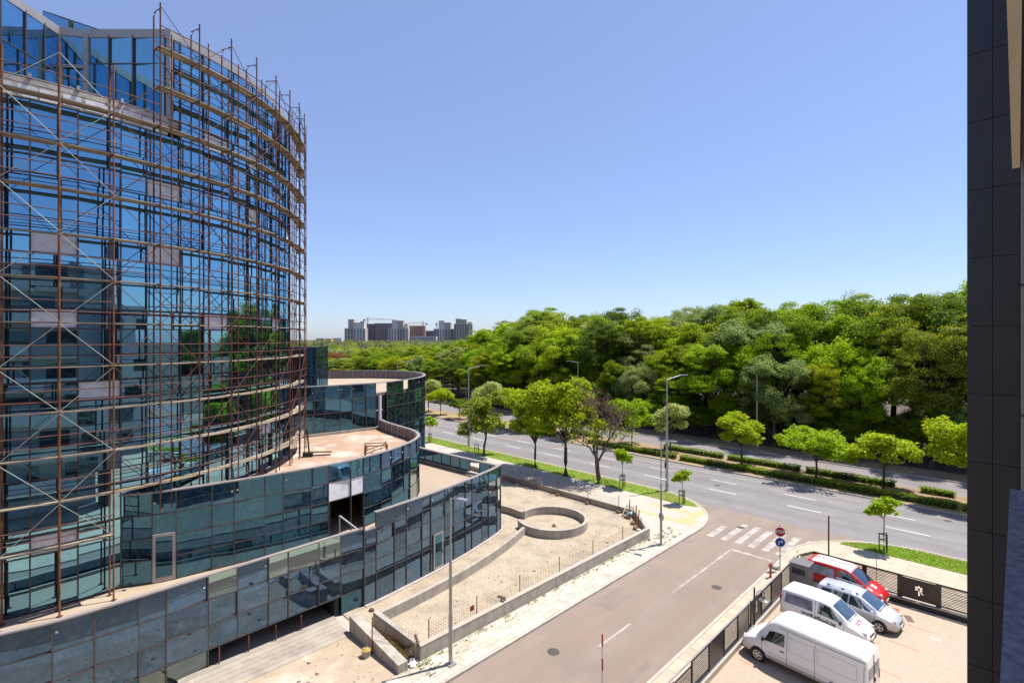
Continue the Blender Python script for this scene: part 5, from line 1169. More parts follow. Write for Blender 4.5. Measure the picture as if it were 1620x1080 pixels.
GREEN = dict(yellow=(0.30, 0.36, 0.012), lime=(0.33, 0.41, 0.014), mid=(0.22, 0.31, 0.014), dark=(0.14, 0.21, 0.016), deep=(0.085, 0.135, 0.016), silver=(0.235, 0.305, 0.095), pale=(0.42, 0.47, 0.16), olive=(0.22, 0.27, 0.030), brown=(0.27, 0.14, 0.06), fresh=(0.26, 0.375, 0.012))
def at_ground(px, py, z=.12): return G(px, py, z)
# trees on the verge
def put(key, nm, label, px, py, hh, color, wide=1.0, rz=None, group=None, z=.12):
    tm, cm, h = LG[key]; s = hh / h; p = G(px, py, z); p.z = z
    return tree_thing(nm, label, 'tree', p, tm, cm, (s * wide, s * wide, s), rz if rz is not None else rnd.uniform(0, 6.28), GREEN[color], group)
put('verge', 'verge_tree', 'round dull green tree by the slim street lamp on the verge', 765.4, 720.6, 8.4, 'olive', 1.05, 0.4)
put('tall', 'verge_tree', 'tall broad yellow green tree with straight trunk on the verge', 847, 739.6, 9.6, 'mid', .86, 1.0)
put('tall', 'verge_tree', 'tallest verge tree with thick knobbly trunk beside the bare tree', 895, 752, 12.4, 'yellow', .98, 2.2)
# half dead tree
p = G(947, 764, .12)
dt = thing('bare_tree', 'half dead verge tree with bare brown twigs and few leaves', 'tree', (p.x, p.y, .12)); T = FR[dt.name]
rr = random.Random(4); mb = MB(); tips = []
def branch(p0, d, L, r0, lev):
    pts = [p0]; dd = d.copy()
    for k in range(3):
        dd = (dd + Vector((rr.gauss(0, .22), rr.gauss(0, .22), rr.gauss(.06, .12)))).normalized(); pts.append(pts[-1] + dd * L / 3)
    mb.path([T @ q for q in pts], [r0, r0 * .8, r0 * .6, r0 * .35], 5 if lev > 1 else 7)
    if lev >= 5: tips.append(pts[-1]); return
    for k in range(3 if lev else 4):
        b = pts[1 + k % 3] if lev else pts[3]; nd = (dd + Vector((rr.gauss(0, .75), rr.gauss(0, .75), rr.gauss(.25, .35)))).normalized()
        branch(b, nd, L * rr.uniform(.6, .82), max(.022, r0 * .50), lev + 1)
mb.path([T @ Vector(q) for q in ((0, 0, -.1), (.02, 0, .4), (-.1, 0, 1.2), (-.15, .05, 2.1))], [.27, .22, .2, .2], 9)
branch(Vector((-.15, .05, 2.1)), Vector((-.25, 0, 1)).normalized(), 2.7, .16, 0); branch(Vector((-.12, .05, 1.9)), Vector((.6, -.1, .8)).normalized(), 3.0, .13, 1); branch(Vector((-.15, .05, 2.2)), Vector((.1, .4, 1)).normalized(), 3.0, .12, 1); branch(Vector((-.15, .05, 2.3)), Vector((-.7, -.2, .7)).normalized(), 2.6, .11, 1)
mb.obj('trunk', M_barkd, dt, 60)
rng = np.random.default_rng(9); V = []
for q in sorted(tips, key=lambda t: t.z)[:len(tips) // 8]:
    for _ in range(9):
        c = T @ (q + Vector(rng.normal(0, .28, 3))); a = Vector(rng.normal(size=3)).normalized(); b = a.cross(Vector(rng.normal(size=3))).normalized(); s = .13
        V.append((c - a * s, c + b * s * .6, c + a * s, c - b * s * .6))
dt.scale = (1.2, 1.2, 1.2)
V = np.array(V) - np.array(FR[dt.name].translation); o = bpy.data.objects.new('crown', np_mesh('crown', V, 4, M_leaf)); COL.objects.link(o); o.parent = dt; o.color = (*GREEN['olive'], 1)
rb = np.random.default_rng(10); V = []                  # withered red brown leaves left on the upper twigs
for q in tips:
    if q.z < 3.4: continue
    for _ in range(3):
        c = q + Vector(rb.normal(0, .2, 3)); a = Vector(rb.normal(size=3)).normalized(); b = a.cross(Vector(rb.normal(size=3))).normalized(); s = .06
        V.append((c - a * s, c + b * s * .6, c + a * s, c - b * s * .6))
o = bpy.data.objects.new('withered_leaves', np_mesh('withered_leaves', np.array(V), 4, M_leaf)); COL.objects.link(o); o.parent = dt; o.color = (.17, .075, .055, 1)
# saplings with stakes
def stakes(p, label, n=3, h=1.35, r=.32):
    t_ = thing('tree_stakes', label, 'stakes', p)
    for k in range(n):
        an = 2 * math.pi * k / n + .5; q = Vector((p[0] + r * math.cos(an), p[1] + r * math.sin(an), p[2]))
        MB().tube(q + Vector((0, 0, -.05)), q + Vector((0, 0, h)), .045, n=6).obj('stake', M_stake, t_)
    mb = MB()
    for zz in (h - .06, h - .5):
        for k in range(n):
            a1, a2 = 2 * math.pi * k / n + .5, 2 * math.pi * (k + 1) / n + .5
            mb.bar((p[0] + r * math.cos(a1), p[1] + r * math.sin(a1), p[2] + zz), (p[0] + r * math.cos(a2), p[1] + r * math.sin(a2), p[2] + zz), .025, .06)
    mb.obj('cross_tie', M_stake, t_)
for px, py, hh, lab in ((680, 699, 4.2, 'thin young tree by the far glass wing'), (985, 771, 4.5, 'young leafy tree standing beside the bare tree'), (1079.6, 797, 3.6, 'young leafy tree at the tip of the verge'), (1398.8, 871, 4.4, 'young maple on the verge beside the car park footpath')):
    put('sapling', 'young_tree', lab, px, py, hh, 'fresh', 1.1); q = G(px, py, .13); stakes(q, 'wooden stakes around the ' + lab)
q = G(753.7, 717, .13); stakes(q, 'wooden stakes left around a dead stick near the slim street lamp', 2)
tw = thing('dead_sapling', 'leafless dead stick of a sapling between two stakes', 'sapling', q); MB().path([q, q + Vector((.03, 0, 1.5)), q + Vector((.1, 0, 2.9))], [.03, .022, .008], 5).obj('stem', M_barkd, tw)
q = AB(41.1, -6.7, .1); tw = thing('dead_sapling', 'thin bare sapling rising behind the brown slat fence', 'sapling', q); MB().path([q, q + Vector((.05, 0, 1.3)), q + Vector((-.05, 0, 2.5))], [.03, .022, .008], 5).obj('stem', M_barkd, tw)
# trees in the median
for px, py, hh, key, col, wd, lab in (
        (1173, 735, 6.6, 'round', 'lime', 1.15, 'upright yellow green median tree before the far street lamp'),
        (1291.5, 757, 5.9, 'wide', 'fresh', 1.15, 'broad spreading green median tree with low wide crown'),
        (1398.8, 773, 6.2, 'round2', 'lime', 1.15, 'small yellow green median tree behind the young maple'),
        (1543, 800, 9.2, 'tall', 'lime', 1.05, 'large yellow green median tree partly behind the dark fin'),
        (999.5, 704, 7.2, 'wide', 'fresh', .72, 'bright green median tree behind the bare tree'),
        (1060.6, 714, 7.0, 'round', 'pale', .95, 'pale green median tree behind the tall street lamp'),
        (905, 688, 8.0, 'round2', 'fresh', 1.1, 'green median tree half hidden behind the tallest verge tree'),
        (770, 672, 8.2, 'round', 'pale', 1.0, 'pale rounded median tree rising behind the dull verge tree'),
        (818, 679, 7.6, 'round2', 'lime', 1.1, 'yellow green median tree between two verge trees'),
        (697, 656, 5.8, 'round2', 'lime', 1.0, 'small rounded median tree just past the far glass wing'),
        (678, 651, 7.2, 'round', 'pale', 1.0, 'pale median tree at the edge of the far glass wing'),
        (727, 662, 4.2, 'round2', 'dark', 1.1, 'low dark green median bush tree behind the slim lamp')):
    put(key, 'median_tree', lab, px, py, hh, col, wd)
# hedges
def hedge_mesh(L, w, h, seed):
    rng = np.random.default_rng(seed); n = int((L * (w + 2 * h) + w * h * 2) * 85); V = []
    P = rng.uniform(-.5, .5, (n, 3)) * np.array((L, w, h)); f = rng.integers(0, 5, n)
    P[f == 0, 2] = h / 2; P[f == 1, 1] = -w / 2; P[f == 2, 1] = w / 2; P[f == 3, 2] = h / 2
    P += rng.normal(0, .05, (n, 3)); P[:, 2] += h / 2 + .06 * np.sin(P[:, 0] * 1.7 + seed) ; P[:, 1] += .07 * np.sin(P[:, 0] * 2.3)
    P[:, 2] = np.maximum(P[:, 2], .03)
    nr = rng.normal(size=(n, 3)) + np.array((0, 0, .6)); nr /= np.linalg.norm(nr, axis=1)[:, None]
    a = np.cross(nr, rng.normal(size=(n, 3))); a /= np.linalg.norm(a, axis=1)[:, None]; b = np.cross(nr, a); s = .085 * rng.uniform(.7, 1.3, n)[:, None]
    return np_mesh('foliage', np.stack([P - a * s, P + b * s * .6, P + a * s, P - b * s * .6], 1), 4, M_leaf)
HM = [hedge_mesh(9, 1.0, .85, 1), hedge_mesh(6, 1.05, .8, 2), hedge_mesh(3, 1.0, .75, 3)]
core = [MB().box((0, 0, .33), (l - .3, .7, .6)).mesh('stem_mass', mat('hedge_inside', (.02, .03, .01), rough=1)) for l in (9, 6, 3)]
def hedge(a, b, k, col, label):
    r = thing('hedge', label, 'hedge', AB(a, b, .1), B45 + rnd.gauss(0, .01), 'clipped hedges in the boulevard median'); r.scale = (1, .85, .78)
    for nm, me in (('stem_mass', core[k]), ('foliage', HM[k])):
        o = bpy.data.objects.new(nm, me); COL.objects.link(o); o.parent = r; o.color = (*GREEN[col], 1)
HN, HF = 'low clipped hedge in the median beside the near carriageway', 'low clipped hedge in the median beside the far carriageway'
for b in (-37.5, -28, -18.3, -8.5, 4.5): hedge(64.8, b, 0, 'mid', HN)
for b in (-2.4, -23.2 + 0, -13.2): hedge(65.0, b, 2, 'fresh', HN)
for b in (-45, -58, -70): hedge(65, b, 1, 'fresh', HN)
for b in (-33, -23.5, -14, 6.5): hedge(69.6, b, 0, 'mid', HF)
for b in (-52, -66): hedge(69.6, b, 1, 'fresh', HF)
hedge(69.5, -6.0, 2, 'mid', HF)
# the wood beyond the boulevard
prof = [(440, 536), (500, 545), (560, 548), (650, 545), (700, 540), (760, 532), (785, 502), (850, 488), (930, 494), (1000, 488), (1080, 488), (1130, 470), (1205, 466), (1290, 474), (1360, 472), (1400, 452), (1440, 442), (1540, 442), (1640, 442), (1800, 455)]
def ytop(x):
    for (x0, y0), (x1, y1) in zip(prof, prof[1:]):
        if x0 <= x <= x1: return y0 + (y1 - y0) * (x - x0) / (x1 - x0)
    return 470
KIND = dict(fresh='bright green broadleaf tree in the wood beyond the boulevard', mid='mid green broadleaf tree in the wood beyond the boulevard', dark='dark green dense tree in the wood beyond the boulevard', deep='very dark green tree in the wood beyond the boulevard', silver='silvery grey green tree in the wood beyond the boulevard', yellow='yellow green feathery tree in the wood beyond the boulevard', olive='dull olive tree in the wood beyond the boulevard', brown='rust brown withered tree in the wood beyond the boulevard')
def jit(c):
    k = rf.uniform(.82, 1.2); return (c[0] * k * rf.uniform(.94, 1.1), c[1] * k, c[2] * k)
rf = random.Random(21); placed = []; ROW = 'front row'
def zone(b): return 'opposite the car park' if b > -8 else 'opposite the side street mouth' if b > -26 else 'opposite the plaza' if b > -45 else 'opposite the glass prow' if b > -64 else 'past the far glass wing' if b > -110 else 'far down the boulevard'
def forest_tree(a, b, k, col, h=None, dy=0.0, wide=1.0, label=None):
    p = AB(a, b, -.03)
    if p.y < 20: return
    px = CX + FPX * p.x / p.y
    if px < 440 or px > 1680: return
    hh = h or max(6.0, HCAM + (HY - (ytop(px) + dy)) / FPX * p.y)
    tm, cm, H_ = FOR[k]; s = hh / H_; ws = min(1.35, max(.62, s)) * wide
    placed.append((p.x, p.y))
    lb = label or KIND[col].replace('in the wood beyond the boulevard', 'in the ' + ROW + ' of the wood ' + zone(b))
    tree_thing('wood_tree', lb, 'tree', p, tm, cm, (ws * rf.uniform(.92, 1.1), ws * rf.uniform(.92, 1.1), s), rf.uniform(0, 6.28), jit(GREEN[col]), None if label else 'trees of the wood beyond the boulevard')
cols0 = ['mid', 'fresh', 'dark', 'silver', 'dark', 'yellow', 'mid', 'olive', 'fresh', 'deep']
for row, (a, db, dy0, dy1) in enumerate(((85.0, 6.0, 62, 105), (90.5, 6.8, 26, 62), (96, 7.6, 8, 34), (105, 9.0, 0, 16), (118, 12, -3, 8), (136, 15, -3, 5))):
    b = 45.0 - row * 1.7; ROW = ('front row', 'second row', 'third row', 'fourth row', 'fifth row', 'back row')[row]
    while b > -190 - row * 25:
        far = max(0, -b - 50) / 100; aa = a + rf.uniform(-2.2, 2.2)
        dy = rf.uniform(dy0, dy1) * (1.0 if b > -60 else .45)
        col = cols0[rf.randrange(10)]
        if -75 < b < -40 and rf.random() < .3: col = 'silver'
        if b < -95 and row > 1: col = rf.choice(['mid', 'olive', 'fresh', 'silver', 'dark', 'yellow', 'brown' if rf.random() < .15 else 'mid'])
        forest_tree(aa, b + rf.uniform(-1.5, 1.5), rf.randrange(6), col, dy=dy, wide=.92 + .3 * far)
        b -= db * (1 + .5 * far) * rf.uniform(.85, 1.2)
# three trees that stand out
q = G(1178, 700); forest_tree(101, -17.5, 1, 'pale' if False else 'silver', h=21.0, wide=1.0, label='pale silvery willow like tree rising in the middle of the wood')
placed_obj = [o for o in COL.objects if o.get('label', '').startswith('pale silvery willow')][0]
for ch in placed_obj.children: ch.color = (*GREEN['pale'], 1)
forest_tree(88.5, 8.5, 5, 'fresh', h=26.5, wide=1.25, label='tallest spreading tree of the wood with dark forking limbs')
forest_tree(118, -62, 2, 'silver', h=23.5, wide=.8, label='loose topped tree standing out above the end of the wood')
# understorey along the edge of the wood
for i in range(62):
    b = 38 - i * 2.2 + rf.uniform(-1, 1); forest_tree(83.4 + rf.uniform(-.8, 3.6), b, 3, rf.choice(['dark', 'mid', 'dark', 'mid', 'silver']), h=rf.uniform(4.0, 9.0), wide=.95, label='low leafy bush at the foot of the wood ' + zone(b))
for i in range(22):
    b = 36 - i * 4.6 + rf.uniform(-1, 1); forest_tree(93 + rf.uniform(-2, 4), b, 3, rf.choice(['deep', 'dark']), h=rf.uniform(5, 8), wide=1.1, label='low leafy bush at the foot of the wood ' + zone(b))
for o in COL.objects:
    if o.get('label', '').startswith('low leafy bush at the foot of the wood'): o['group'] = 'low bushes along the wood edge'; o['category'] = 'bush'; o.name = 'wood_bush'
# far wood, three masses of different green
def far_wood(seed, nC, per, col, label, rlo, rhi, hlo, hhi):
    rng = np.random.default_rng(seed)
    Zc = 230 + 670 * rng.uniform(0, 1, nC) ** 1.3; Xc = rng.uniform(-.50, .12, nC) * Zc; rad = rng.uniform(rlo, rhi, nC); hc = rng.uniform(hlo, hhi, nC) + rng.normal(0, .6, nC) + (Zc - 230) / 670 * 2.0
    ci = np.repeat(np.arange(nC), per); d = rng.normal(size=(nC * per, 3)); d /= np.linalg.norm(d, axis=1)[:, None]; d[:, 2] = np.abs(d[:, 2]) * 1.15 - .35
    P = np.stack([Xc[ci], Zc[ci], hc[ci] - rad[ci]], 1) + d * rad[ci][:, None] * rng.uniform(.75, 1.08, (nC * per, 1)); n = len(P)
    nr = d + rng.normal(size=(n, 3)) * .5 + np.array((0, 0, .4)); nr /= np.linalg.norm(nr, axis=1)[:, None]
    a = np.cross(nr, rng.normal(size=(n, 3))); a /= np.linalg.norm(a, axis=1)[:, None]; b = np.cross(nr, a); s = .62 * rng.uniform(.6, 1.4, n)[:, None]
    o = bpy.data.objects.new('far_wood', np_mesh('far_wood', np.stack([P - a * s, P + b * s * .7, P + a * s, P - b * s * .7], 1), 4, M_leaf2)); COL.objects.link(o); o.color = (*col, 1); tag(o, label, 'wood'); stuff(o)
far_wood(77, 420, 110, (.17, .21, .06), 'distant dull green woodland before the tower blocks', 4, 6.5, 10, 13.5)
far_wood(78, 230, 110, (.25, .30, .03), 'distant yellow green crowns scattered through the far woodland', 4, 6.5, 10, 13)
far_wood(79, 230, 110, (.14, .15, .085), 'distant grey green crowns scattered through the far woodland', 4, 6, 11, 14.5)
# ------------------------------------------------------------------ lamps, signs, poles
def street_lamp(label, p, h, arm_dir, arm_l, head, r0=.12, r1=.07, arm_up=.25, two=None):
    r = thing('street_lamp', label, 'street lamp', (p[0], p[1], p[2])); b = Vector(p); d = Vector((arm_dir[0], arm_dir[1], 0)).normalized()
    MB().tube(b, b + Vector((0, 0, .30 * h)), r0, r0 * .98, 12).obj('lower_pole', M_steel, r, True)
    MB().tube(b + Vector((0, 0, .30 * h)), b + Vector((0, 0, .62 * h)), r0 * .82, r0 * .74, 12).obj('middle_pole', M_steel, r, True)
    MB().tube(b + Vector((0, 0, .62 * h)), b + Vector((0, 0, h)), r1, r1 * .85, 12).obj('upper_pole', M_steel, r, True)
    MB().box(b + Vector((0, 0, .03)), (.42, .42, .06), A45).obj('base_plate', M_steel, r)
    t = b + Vector((0, 0, h)); MB().path([t + Vector((0, 0, -.05)), t + d * .25 + Vector((0, 0, .05)), t + d * arm_l + Vector((0, 0, arm_up))], [r1 * .8, r1 * .7, r1 * .6], 8).obj('arm', M_steel, r, True)
    e = t + d * arm_l + Vector((0, 0, arm_up)); an = math.atan2(d.y, d.x)
    MB().box(e + d * head * .4, (head, .26, .08), an).obj('lamp_head', M_steel, r); MB().box(e + d * head * .42 + Vector((0, 0, -.05)), (head * .8, .2, .03), an).obj('lens', M_lamp, r)
    return r
E1, E2 = Vector((S2, S2)), Vector((S2, -S2))
p = AB(15.9, -20.3, .12); street_lamp('slim grey street lamp on the pavement by the driveway wall', p, 8.4, E2 + E1 * .2, .55, .55, .10, .055, .06)
p = AB(37.0, -20.15, .12); L2 = street_lamp('slim grey street lamp with round sign near the pavement corner', p, 8.3, E2 + E1 * .2, .75, .55, .10, .055, .06)
MB().lathe([(.001, 0), (.33, 0), (.33, .02), (.001, .02)], n=20, M=Matrix.Translation(p + Vector((.06, .13, 2.2))) @ Matrix.Rotation(A45 - R(90), 4, 'Z') @ Matrix.Rotation(R(70), 4, 'Y')).obj('round_sign', M_sback, L2)
MB().box(p + Vector((.15, -.15, 5.2)), (.45, .14, .13), R(-20)).box(p + Vector((-.05, -.15, 5.02)), (.14, .14, .22)).obj('security_camera', M_swhite, L2)
p = G(1055, 775.7, .13); L3 = street_lamp('tall galvanised street lamp with diamond sign on the verge', (p.x, p.y, .12), 12.0, E1 * 1 + E2 * .4, 2.0, .9, .17, .085, .45)
MB().box((p.x - .02, p.y - .25, 2.6), (.55, .03, .55)).obj('spacer', M_sback, L3) if False else None
MB().box(None, (.62, .03, .62), M=Matrix.Translation((p.x - .15, p.y + .1, 2.9)) @ Matrix.Rotation(R(62), 4, 'Z') @ Matrix.Rotation(R(45), 4, 'Y')).obj('diamond_sign', M_dark, L3)
p = G(741.5, 705, .13); street_lamp('tall galvanised street lamp on the verge beside the dull verge tree', (p.x, p.y, .12), 11.8, E1 * 1 + E2 * .4, 2.0, .9, .17, .085, .45)
for px, py, lab in ((1197.6, 712, 'tall grey street lamp at the foot of the wood behind the median'), (914.5, 672, 'tall grey street lamp rising behind the tallest verge tree'), (737.5, 633, 'tall grey street lamp before the wood behind the slim verge lamp')):
    p = G(px, py, 0); street_lamp(lab, (p.x, p.y, -.03), 12.0, -E1 - E2 * .3, 1.8, .9, .15, .08, .3)
q = AB(49.2, -78, .12); street_lamp('tall street lamp showing just above the far wing parapet', q, 12.0, E1 + E2 * .4, 2.0, .9, .17, .085, .45)
# stop sign with arrow sign
p = G(1234, 900.6, .12); sg = thing('stop_sign', 'red octagonal stop sign above a blue turn arrow disc on one pole', 'sign', p); B_ = Vector((p.x, p.y, .12))
MB().tube(B_, B_ + Vector((0, 0, 3.15)), .035, n=10).obj('pole', M_steel, sg)
SM = Matrix.Translation(B_ + Vector((-.02, -.05, 2.72))) @ Matrix.Rotation(R(-14), 4, 'Z') @ Matrix.Rotation(R(90), 4, 'X')   # faces the driver coming up the side street
def disc(M, r, n, ph, z0, z1, mt, nm): return MB().lathe([(.0005, z0), (r, z0), (r, z1), (.0005, z1)], n=n, M=M @ Matrix.Rotation(ph, 4, 'Z')).obj(nm, mt, sg)
disc(SM, .36, 8, R(22.5), 0, .02, M_swhite, 'octagon_border'); disc(SM, .335, 8, R(22.5), .021, .026, M_sred, 'octagon_face')
text_obj('STOP', .27, M_swhite, sg, FR[sg.name].inverted() @ SM @ Matrix.Translation((0, 0, .030)))
SM2 = SM @ Matrix.Translation((0, -.74, 0)); disc(SM2, .33, 28, 0, 0, .02, M_swhite, 'disc_border'); disc(SM2, .315, 28, 0, .021, .026, M_sblue, 'disc_face')
ar = MB(); 
for q0, q1 in (((-.14, -.17), (-.06, .08)), ((-.14, .01), (.07, .08))): ar.add([SM2 @ Vector((x, y, .031)) for x, y in ((q0[0], q0[1]), (q1[0], q0[1]), (q1[0], q1[1]), (q0[0], q1[1]))], [(0, 1, 2, 3)])
ar.add([SM2 @ Vector((x, y, .0315)) for x, y in ((.05, .17), (.05, -.08), (.21, .045))], [(0, 1, 2)]).obj('arrow', M_swhite, sg)
q = G(1219, 913, .12); hy = thing('fire_hydrant', 'red standpipe hydrant on the pavement outside the slat fence', 'hydrant', q)
MB().lathe([(.11, 0), (.11, .06), (.07, .08), (.07, .78), (.10, .80), (.10, .90), (.05, .98), (.001, 1.0)], q, 12).obj('barrel', M_hyd, hy, 40); MB().box(q + Vector((0, 0, .84)), (.34, .12, .11), A45).obj('outlet', M_hyd, hy)
q = G(1228, 899, .12); o = MB().lathe([(.001, .0), (.28, .0), (.3, .1), (.24, .2), (.1, .24), (.001, .25)], q, 9).obj('stone_block', M_conc); tag(o, 'small grey stone lying at the foot of the stop sign pole', 'stone')
t_ = (1311 - 810) / 800; Zb = 42.3 / ((1 + t_) * S2); p = Vector((t_ * Zb, Zb, .1)); r = thing('flag_pole', 'thin dark brown pole rising behind the brown slat fence', 'pole', p); MB().tube(p, p + Vector((0, 0, 3.6)), .055, .05, 10).obj('shaft', M_brownpole, r); MB().box(p + Vector((0, 0, .02)), (.25, .25, .04), A45).obj('base_plate', M_brownpole, r)
p = Vector((3.8, 21.27, .1)); r = thing('marker_pole', 'thin red and white banded pole at the side street kerb', 'pole', p)
for k in range(8): MB().tube(p + Vector((0, 0, k * .51)), p + Vector((0, 0, (k + 1) * .51)), .035, n=8).obj('band', M_sred if k % 2 else M_swhite, r)
# ------------------------------------------------------------------ rubbish and loose things
def pallet(label, loc, M_, n=5, L=1.2, w=1.0):
    r = thing('wooden_pallet', label, 'pallet', loc)
    for k in range(n): MB().box(None, (L, .09, .022), M=M_ @ Matrix.Translation((0, -w / 2 + (k + .5) * w / n, .07))).obj('board', M_wood, r)
    for x in (-L / 2 + .06, 0, L / 2 - .06): MB().box(None, (.09, w, .09), M=M_ @ Matrix.Translation((x, 0, 0))).obj('bearer', M_stake, r)
p = AB(14.75, -22.2, .55); pallet('broken wooden pallet leaning in the bed between two concrete walls', p, Matrix.Translation(p) @ Matrix.Rotation(R(20), 4, 'Z') @ Matrix.Rotation(R(-48), 4, 'Y'), 4)
p = AB(21.3, -22.0, .65); pallet('wooden pallet propped behind the long street wall', p, Matrix.Translation(p) @ Matrix.Rotation(A45 + R(15), 4, 'Z') @ Matrix.Rotation(R(55), 4, 'Y'), 3, 1.1, .5)
p = AB(40.9, -25.8, ZP); r = thing('metal_ladder_frame', 'pale ladder like frame leaning on the plaza wall by the corner', 'frame', p)
d1, d2 = AB(-.9, .15) , AB(0, .6)
for s in (0, 1): MB().bar(p + AB(.0, .75 * s) + AB(-.9, 0), p + AB(.2, .75 * s) + Vector((0, 0, .95)), .08).obj('side_rail', M_kerb, r)
for f in (.2, .5, .85): MB().bar(p + AB(-.9 + 1.1 * f, 0, .95 * f), p + AB(-.9 + 1.1 * f, .75, .95 * f), .07).obj('rung', M_kerb, r)
rng = random.Random(8)
def crumple(label, name, p, rad, mt, cat, fl=.5):
    r = thing(name, label, cat, p); mb = MB()
    for k in range(7):
        c = Vector(p) + Vector((rng.gauss(0, rad * .5), rng.gauss(0, rad * .5), rad * fl * rng.uniform(.3, .9))); pr = [(.001, -rad * .3), (rad * rng.uniform(.3, .5), -rad * .15), (rad * rng.uniform(.35, .6), rad * .1), (rad * rng.uniform(.1, .3), rad * .3), (.001, rad * .33)]
        mb.lathe(pr, c, 7)
    mb.obj('folded_sheet', mt, r)
p = G(648, 1053, .12); crumple('crumpled white plastic sheeting on the pavement at the wall end', 'plastic_bag', p, .32, M_swhite, 'bag')
p = AB(40.2, -25.0, ZP); crumple('torn turquoise plastic sheet lying in the plaza corner', 'plastic_sheet', p + Vector((0, 0, .35)), .25, mat('turquoise_plastic', (.25, .55, .58), rough=.4), 'sheet', .9)
p = AB(38.3, -22.9, ZP); crumple('white paper rubbish lying against the plaza corner wall', 'paper_rubbish', p, .22, M_swhite, 'rubbish')
p = AB(13.2, -23.9, .12); r = thing('bucket', 'pale bucket filled with yellow sand under the driveway wall', 'bucket', p)
MB().lathe([(.20, 0), (.25, .36), (.24, .36), (.20, .30)], p, 14).obj('bucket_wall', M_cap, r, 40); MB().lathe([(.23, .31), (.14, .40), (.001, .44)], p, 12).obj('sand_heap', mat('yellow_sand', (.45, .28, .05), rough=.9), r, True)
p = AB(19.0, -22.26, 1.05); r = thing('fence_notice', 'small rusty notice plate hung on the wire fence', 'notice', p); MB().box(p, (.3, .02, .26), A45).obj('plate', M_rust, r); MB().box(p + AB(0, .014), (.12, .01, .12), A45).obj('plate_centre', M_sred, r)
p = AB(33.9, -28.7, ZP); o = MB().lathe([(.001, 0), (.22, 0), (.2, .06), (.08, .1), (.06, .22), (.001, .22)], p, 10).obj('floor_drain', M_rust2); tag(o, 'small rusty pipe stub in the round enclosure floor', 'pipe')
p = AB(15.6, -27.6, ZP); o = MB().lathe([(.001, 0), (.18, 0), (.15, .1), (.06, .14), (.001, .2)], p, 9).obj('pipe_stub', M_rust2); tag(o, 'small rusty pipe stub beside the glass wing door strip', 'pipe')
rngn = np.random.default_rng(12); V = []
for _ in range(1100):
    c = AB(14.7 + rngn.normal(0, .2), -23.2 + rngn.normal(0, .55), .19); t = rngn.uniform(0, 6.28); dd = Vector((math.cos(t), math.sin(t), 0)) * .02
    V.append((c - dd, c + dd, c + Vector((rngn.normal(0, .15), rngn.normal(0, .15), rngn.uniform(.1, .4)))))
o = bpy.data.objects.new('dry_weeds', np_mesh('dry_weeds', np.array(V), 3, M_blade)); COL.objects.link(o); o.color = (.26, .20, .08, 1); tag(o, 'dry yellow weeds growing in the bed between concrete walls', 'weeds'); stuff(o)
# ------------------------------------------------------------------ the far city
def far_block(name, label, x0, x1, yt, D, mt, depth=16, rows=0, cols=0, steps=(), wmat=None):
    X0, X1 = (x0 - CX) / FPX * D, (x1 - CX) / FPX * D; h = HCAM + (HY - yt) / FPX * D; c = ((X0 + X1) / 2, D, 0)
    r = thing(name, label, 'building', c)
    MB().box((c[0], D + depth / 2, h / 2), (X1 - X0, depth, h)).obj('wall', mt, r)
    for s0, s1, sy in steps:
        a, b = (s0 - CX) / FPX * D, (s1 - CX) / FPX * D; hh = HCAM + (HY - sy) / FPX * D
        MB().box(((a + b) / 2, D + depth / 2 - .8, hh / 2), (b - a, depth, hh)).obj('wall_bay', M_far[int(abs(s0)) % 2 * 2], r)
    if rows:
        mb = MB(); w = (X1 - X0) / cols
        for i in range(cols):
            for j in range(rows): mb.box((X0 + (i + .5) * w, D - 1.0, h - 2.5 - j * 3.0), (w * .55, .5, 1.5))
        stuff(mb.obj('window_field', wmat or M_far[3], r))
    return r
M_far = [mat('far_pale', (.66, .64, .60), rough=.9), mat('far_grey', (.42, .40, .36), rough=.9), mat('far_beige', (.46, .42, .35), rough=.9), mat('far_dark_window', (.09, .10, .13), rough=.5), mat('far_red', (.42, .22, .17), rough=.9), mat('far_slate', (.22, .215, .26), rough=.9), mat('far_mauve', (.38, .33, .36), rough=.9), mat('far_yellow', (.62, .42, .10), rough=.9)]
far_block('tower_block', 'stepped pale concrete tower block at the left end of the skyline', 545, 578, 519, 980, M_far[0], 18, 14, 7, ((551, 560, 505), (560, 570, 510), (570, 576, 508)))
far_block('apartment_slab', 'long dark slate apartment slab under a crane behind the pale tower', 576, 592, 512, 1010, M_far[5], 14, 16, 5)
far_block('apartment_slab', 'long mauve apartment slab between two pale towers', 592, 622, 511, 1012, M_far[6], 14, 16, 9)
far_block('tower_block', 'stepped pale concrete tower block in the middle of the skyline', 614, 646, 519, 985, M_far[0], 18, 14, 7, ((620, 629, 506), (629, 638, 507), (640, 645, 512)))
far_block('unfinished_block', 'red brick block under construction below a tower crane', 647, 672, 515, 1000, M_far[4], 14, 12, 8, wmat=M_far[2])
far_block('low_block', 'dark low block beside the red brick block', 672, 687, 523, 1020, M_far[5], 14)
far_block('tower_block', 'stepped grey tower block on the right of the skyline', 686, 722, 520, 970, M_far[1], 18, 12, 8, ((694, 703, 507), (703, 713, 510)))
far_block('tower_block', 'highest stepped grey tower block at the right end of the skyline', 718, 747, 512, 960, M_far[1], 18, 14, 7, ((721, 729, 504), (729, 738, 505), (740, 746, 509)))
far_block('low_block', 'low grey block far right of the tower blocks', 766, 782, 528, 1100, M_far[6], 14, 3, 6)
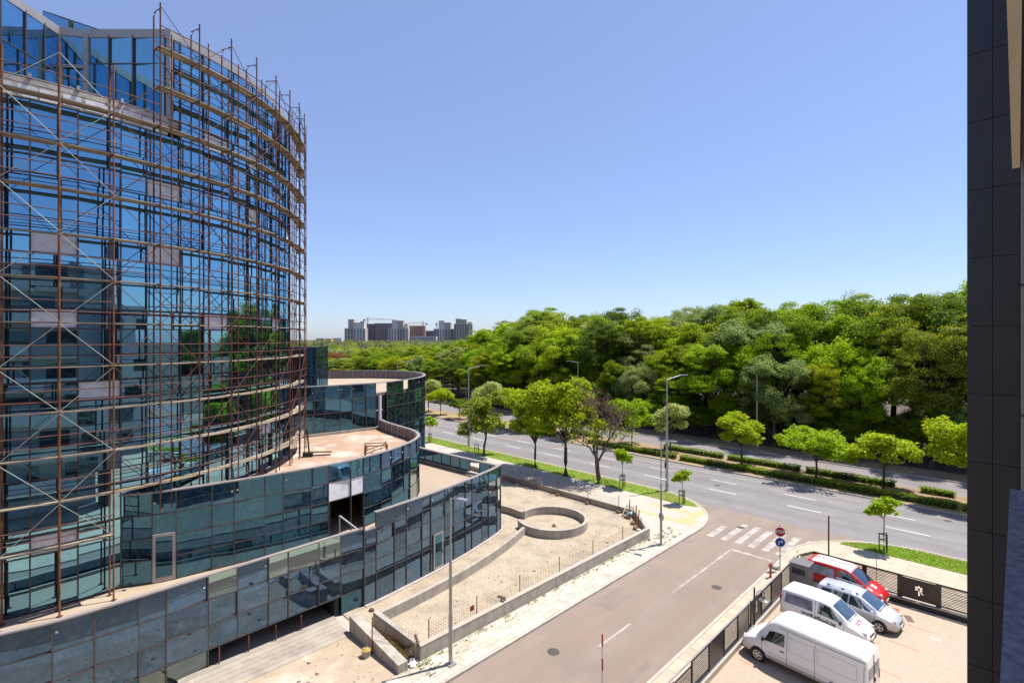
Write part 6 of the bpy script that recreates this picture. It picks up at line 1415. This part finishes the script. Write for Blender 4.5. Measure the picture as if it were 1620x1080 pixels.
far_block('low_block', 'low pale blocks near the foot of the red brick block', 650, 690, 532, 900, M_far[0], 14, 2, 9)
far_block('low_house', 'low yellow house at the far left end of the skyline', 515, 524, 535.5, 800, M_far[7], 10); far_block('low_house', 'low white house at the far left end of the skyline', 525, 540, 534.5, 860, M_far[0], 10); far_block('low_house', 'low beige house by the scaffolding on the skyline', 500, 513, 535, 830, M_far[2], 10)
def crane(label, xm, ym, xl, xr, D):
    p = Vector(((xm - CX) / FPX * D, D, 0)); h = HCAM + (HY - ym) / FPX * D; r = thing('tower_crane', label, 'crane', p)
    def lat(a, b, w, nm):
        mb = MB(); a, b = Vector(a), Vector(b); d = b - a; n = max(3, int(d.length / (w * 1.6))); u = d.cross(Vector((0, 1, .01))).normalized() * w / 2; v = Vector((0, w / 2, 0))
        for s in (-1, 1):
            for t in (-1, 1): mb.bar(a + u * s + v * t, b + u * s + v * t, w * .16)
        for k in range(n): mb.bar(a + d * k / n + u * (1 if k % 2 else -1) - v, a + d * (k + 1) / n - u * (1 if k % 2 else -1) - v, w * .12)
        mb.obj(nm, mat('crane_paint', (.52, .26, .20), rough=.6), r)
    lat(p, p + Vector((0, 0, h)), 2.0, 'mast'); z = h - 4; L, Rr = (xl - xm) / FPX * D, (xr - xm) / FPX * D
    lat(p + Vector((L, 0, z)), p + Vector((Rr, 0, z)), 1.5, 'jib')
    cw = L if abs(L) < abs(Rr) else Rr; MB().box(p + Vector((cw, 0, z - 1.5)), (3, 2, 3.5)).obj('counterweight', M_far[5], r)
    far_ = Rr if abs(L) < abs(Rr) else L; MB().bar(p + Vector((0, 0, h)), p + Vector((far_ * .7, 0, z + .5)), .35).obj('tie_rod', M_far[5], r); MB().box(p + Vector((0, -1, z - 1.5)), (2, 2, 2.2)).obj('cab', M_far[0], r)
crane('tower crane above the dark slate slab with long jib', 581.5, 502, 576, 622, 975); crane('tower crane beside the red brick block', 669, 508, 645, 675, 990); crane('slim tower crane left of the grey tower blocks', 691, 509, 688, 690.5, 1000)
# ------------------------------------------------------------------ done
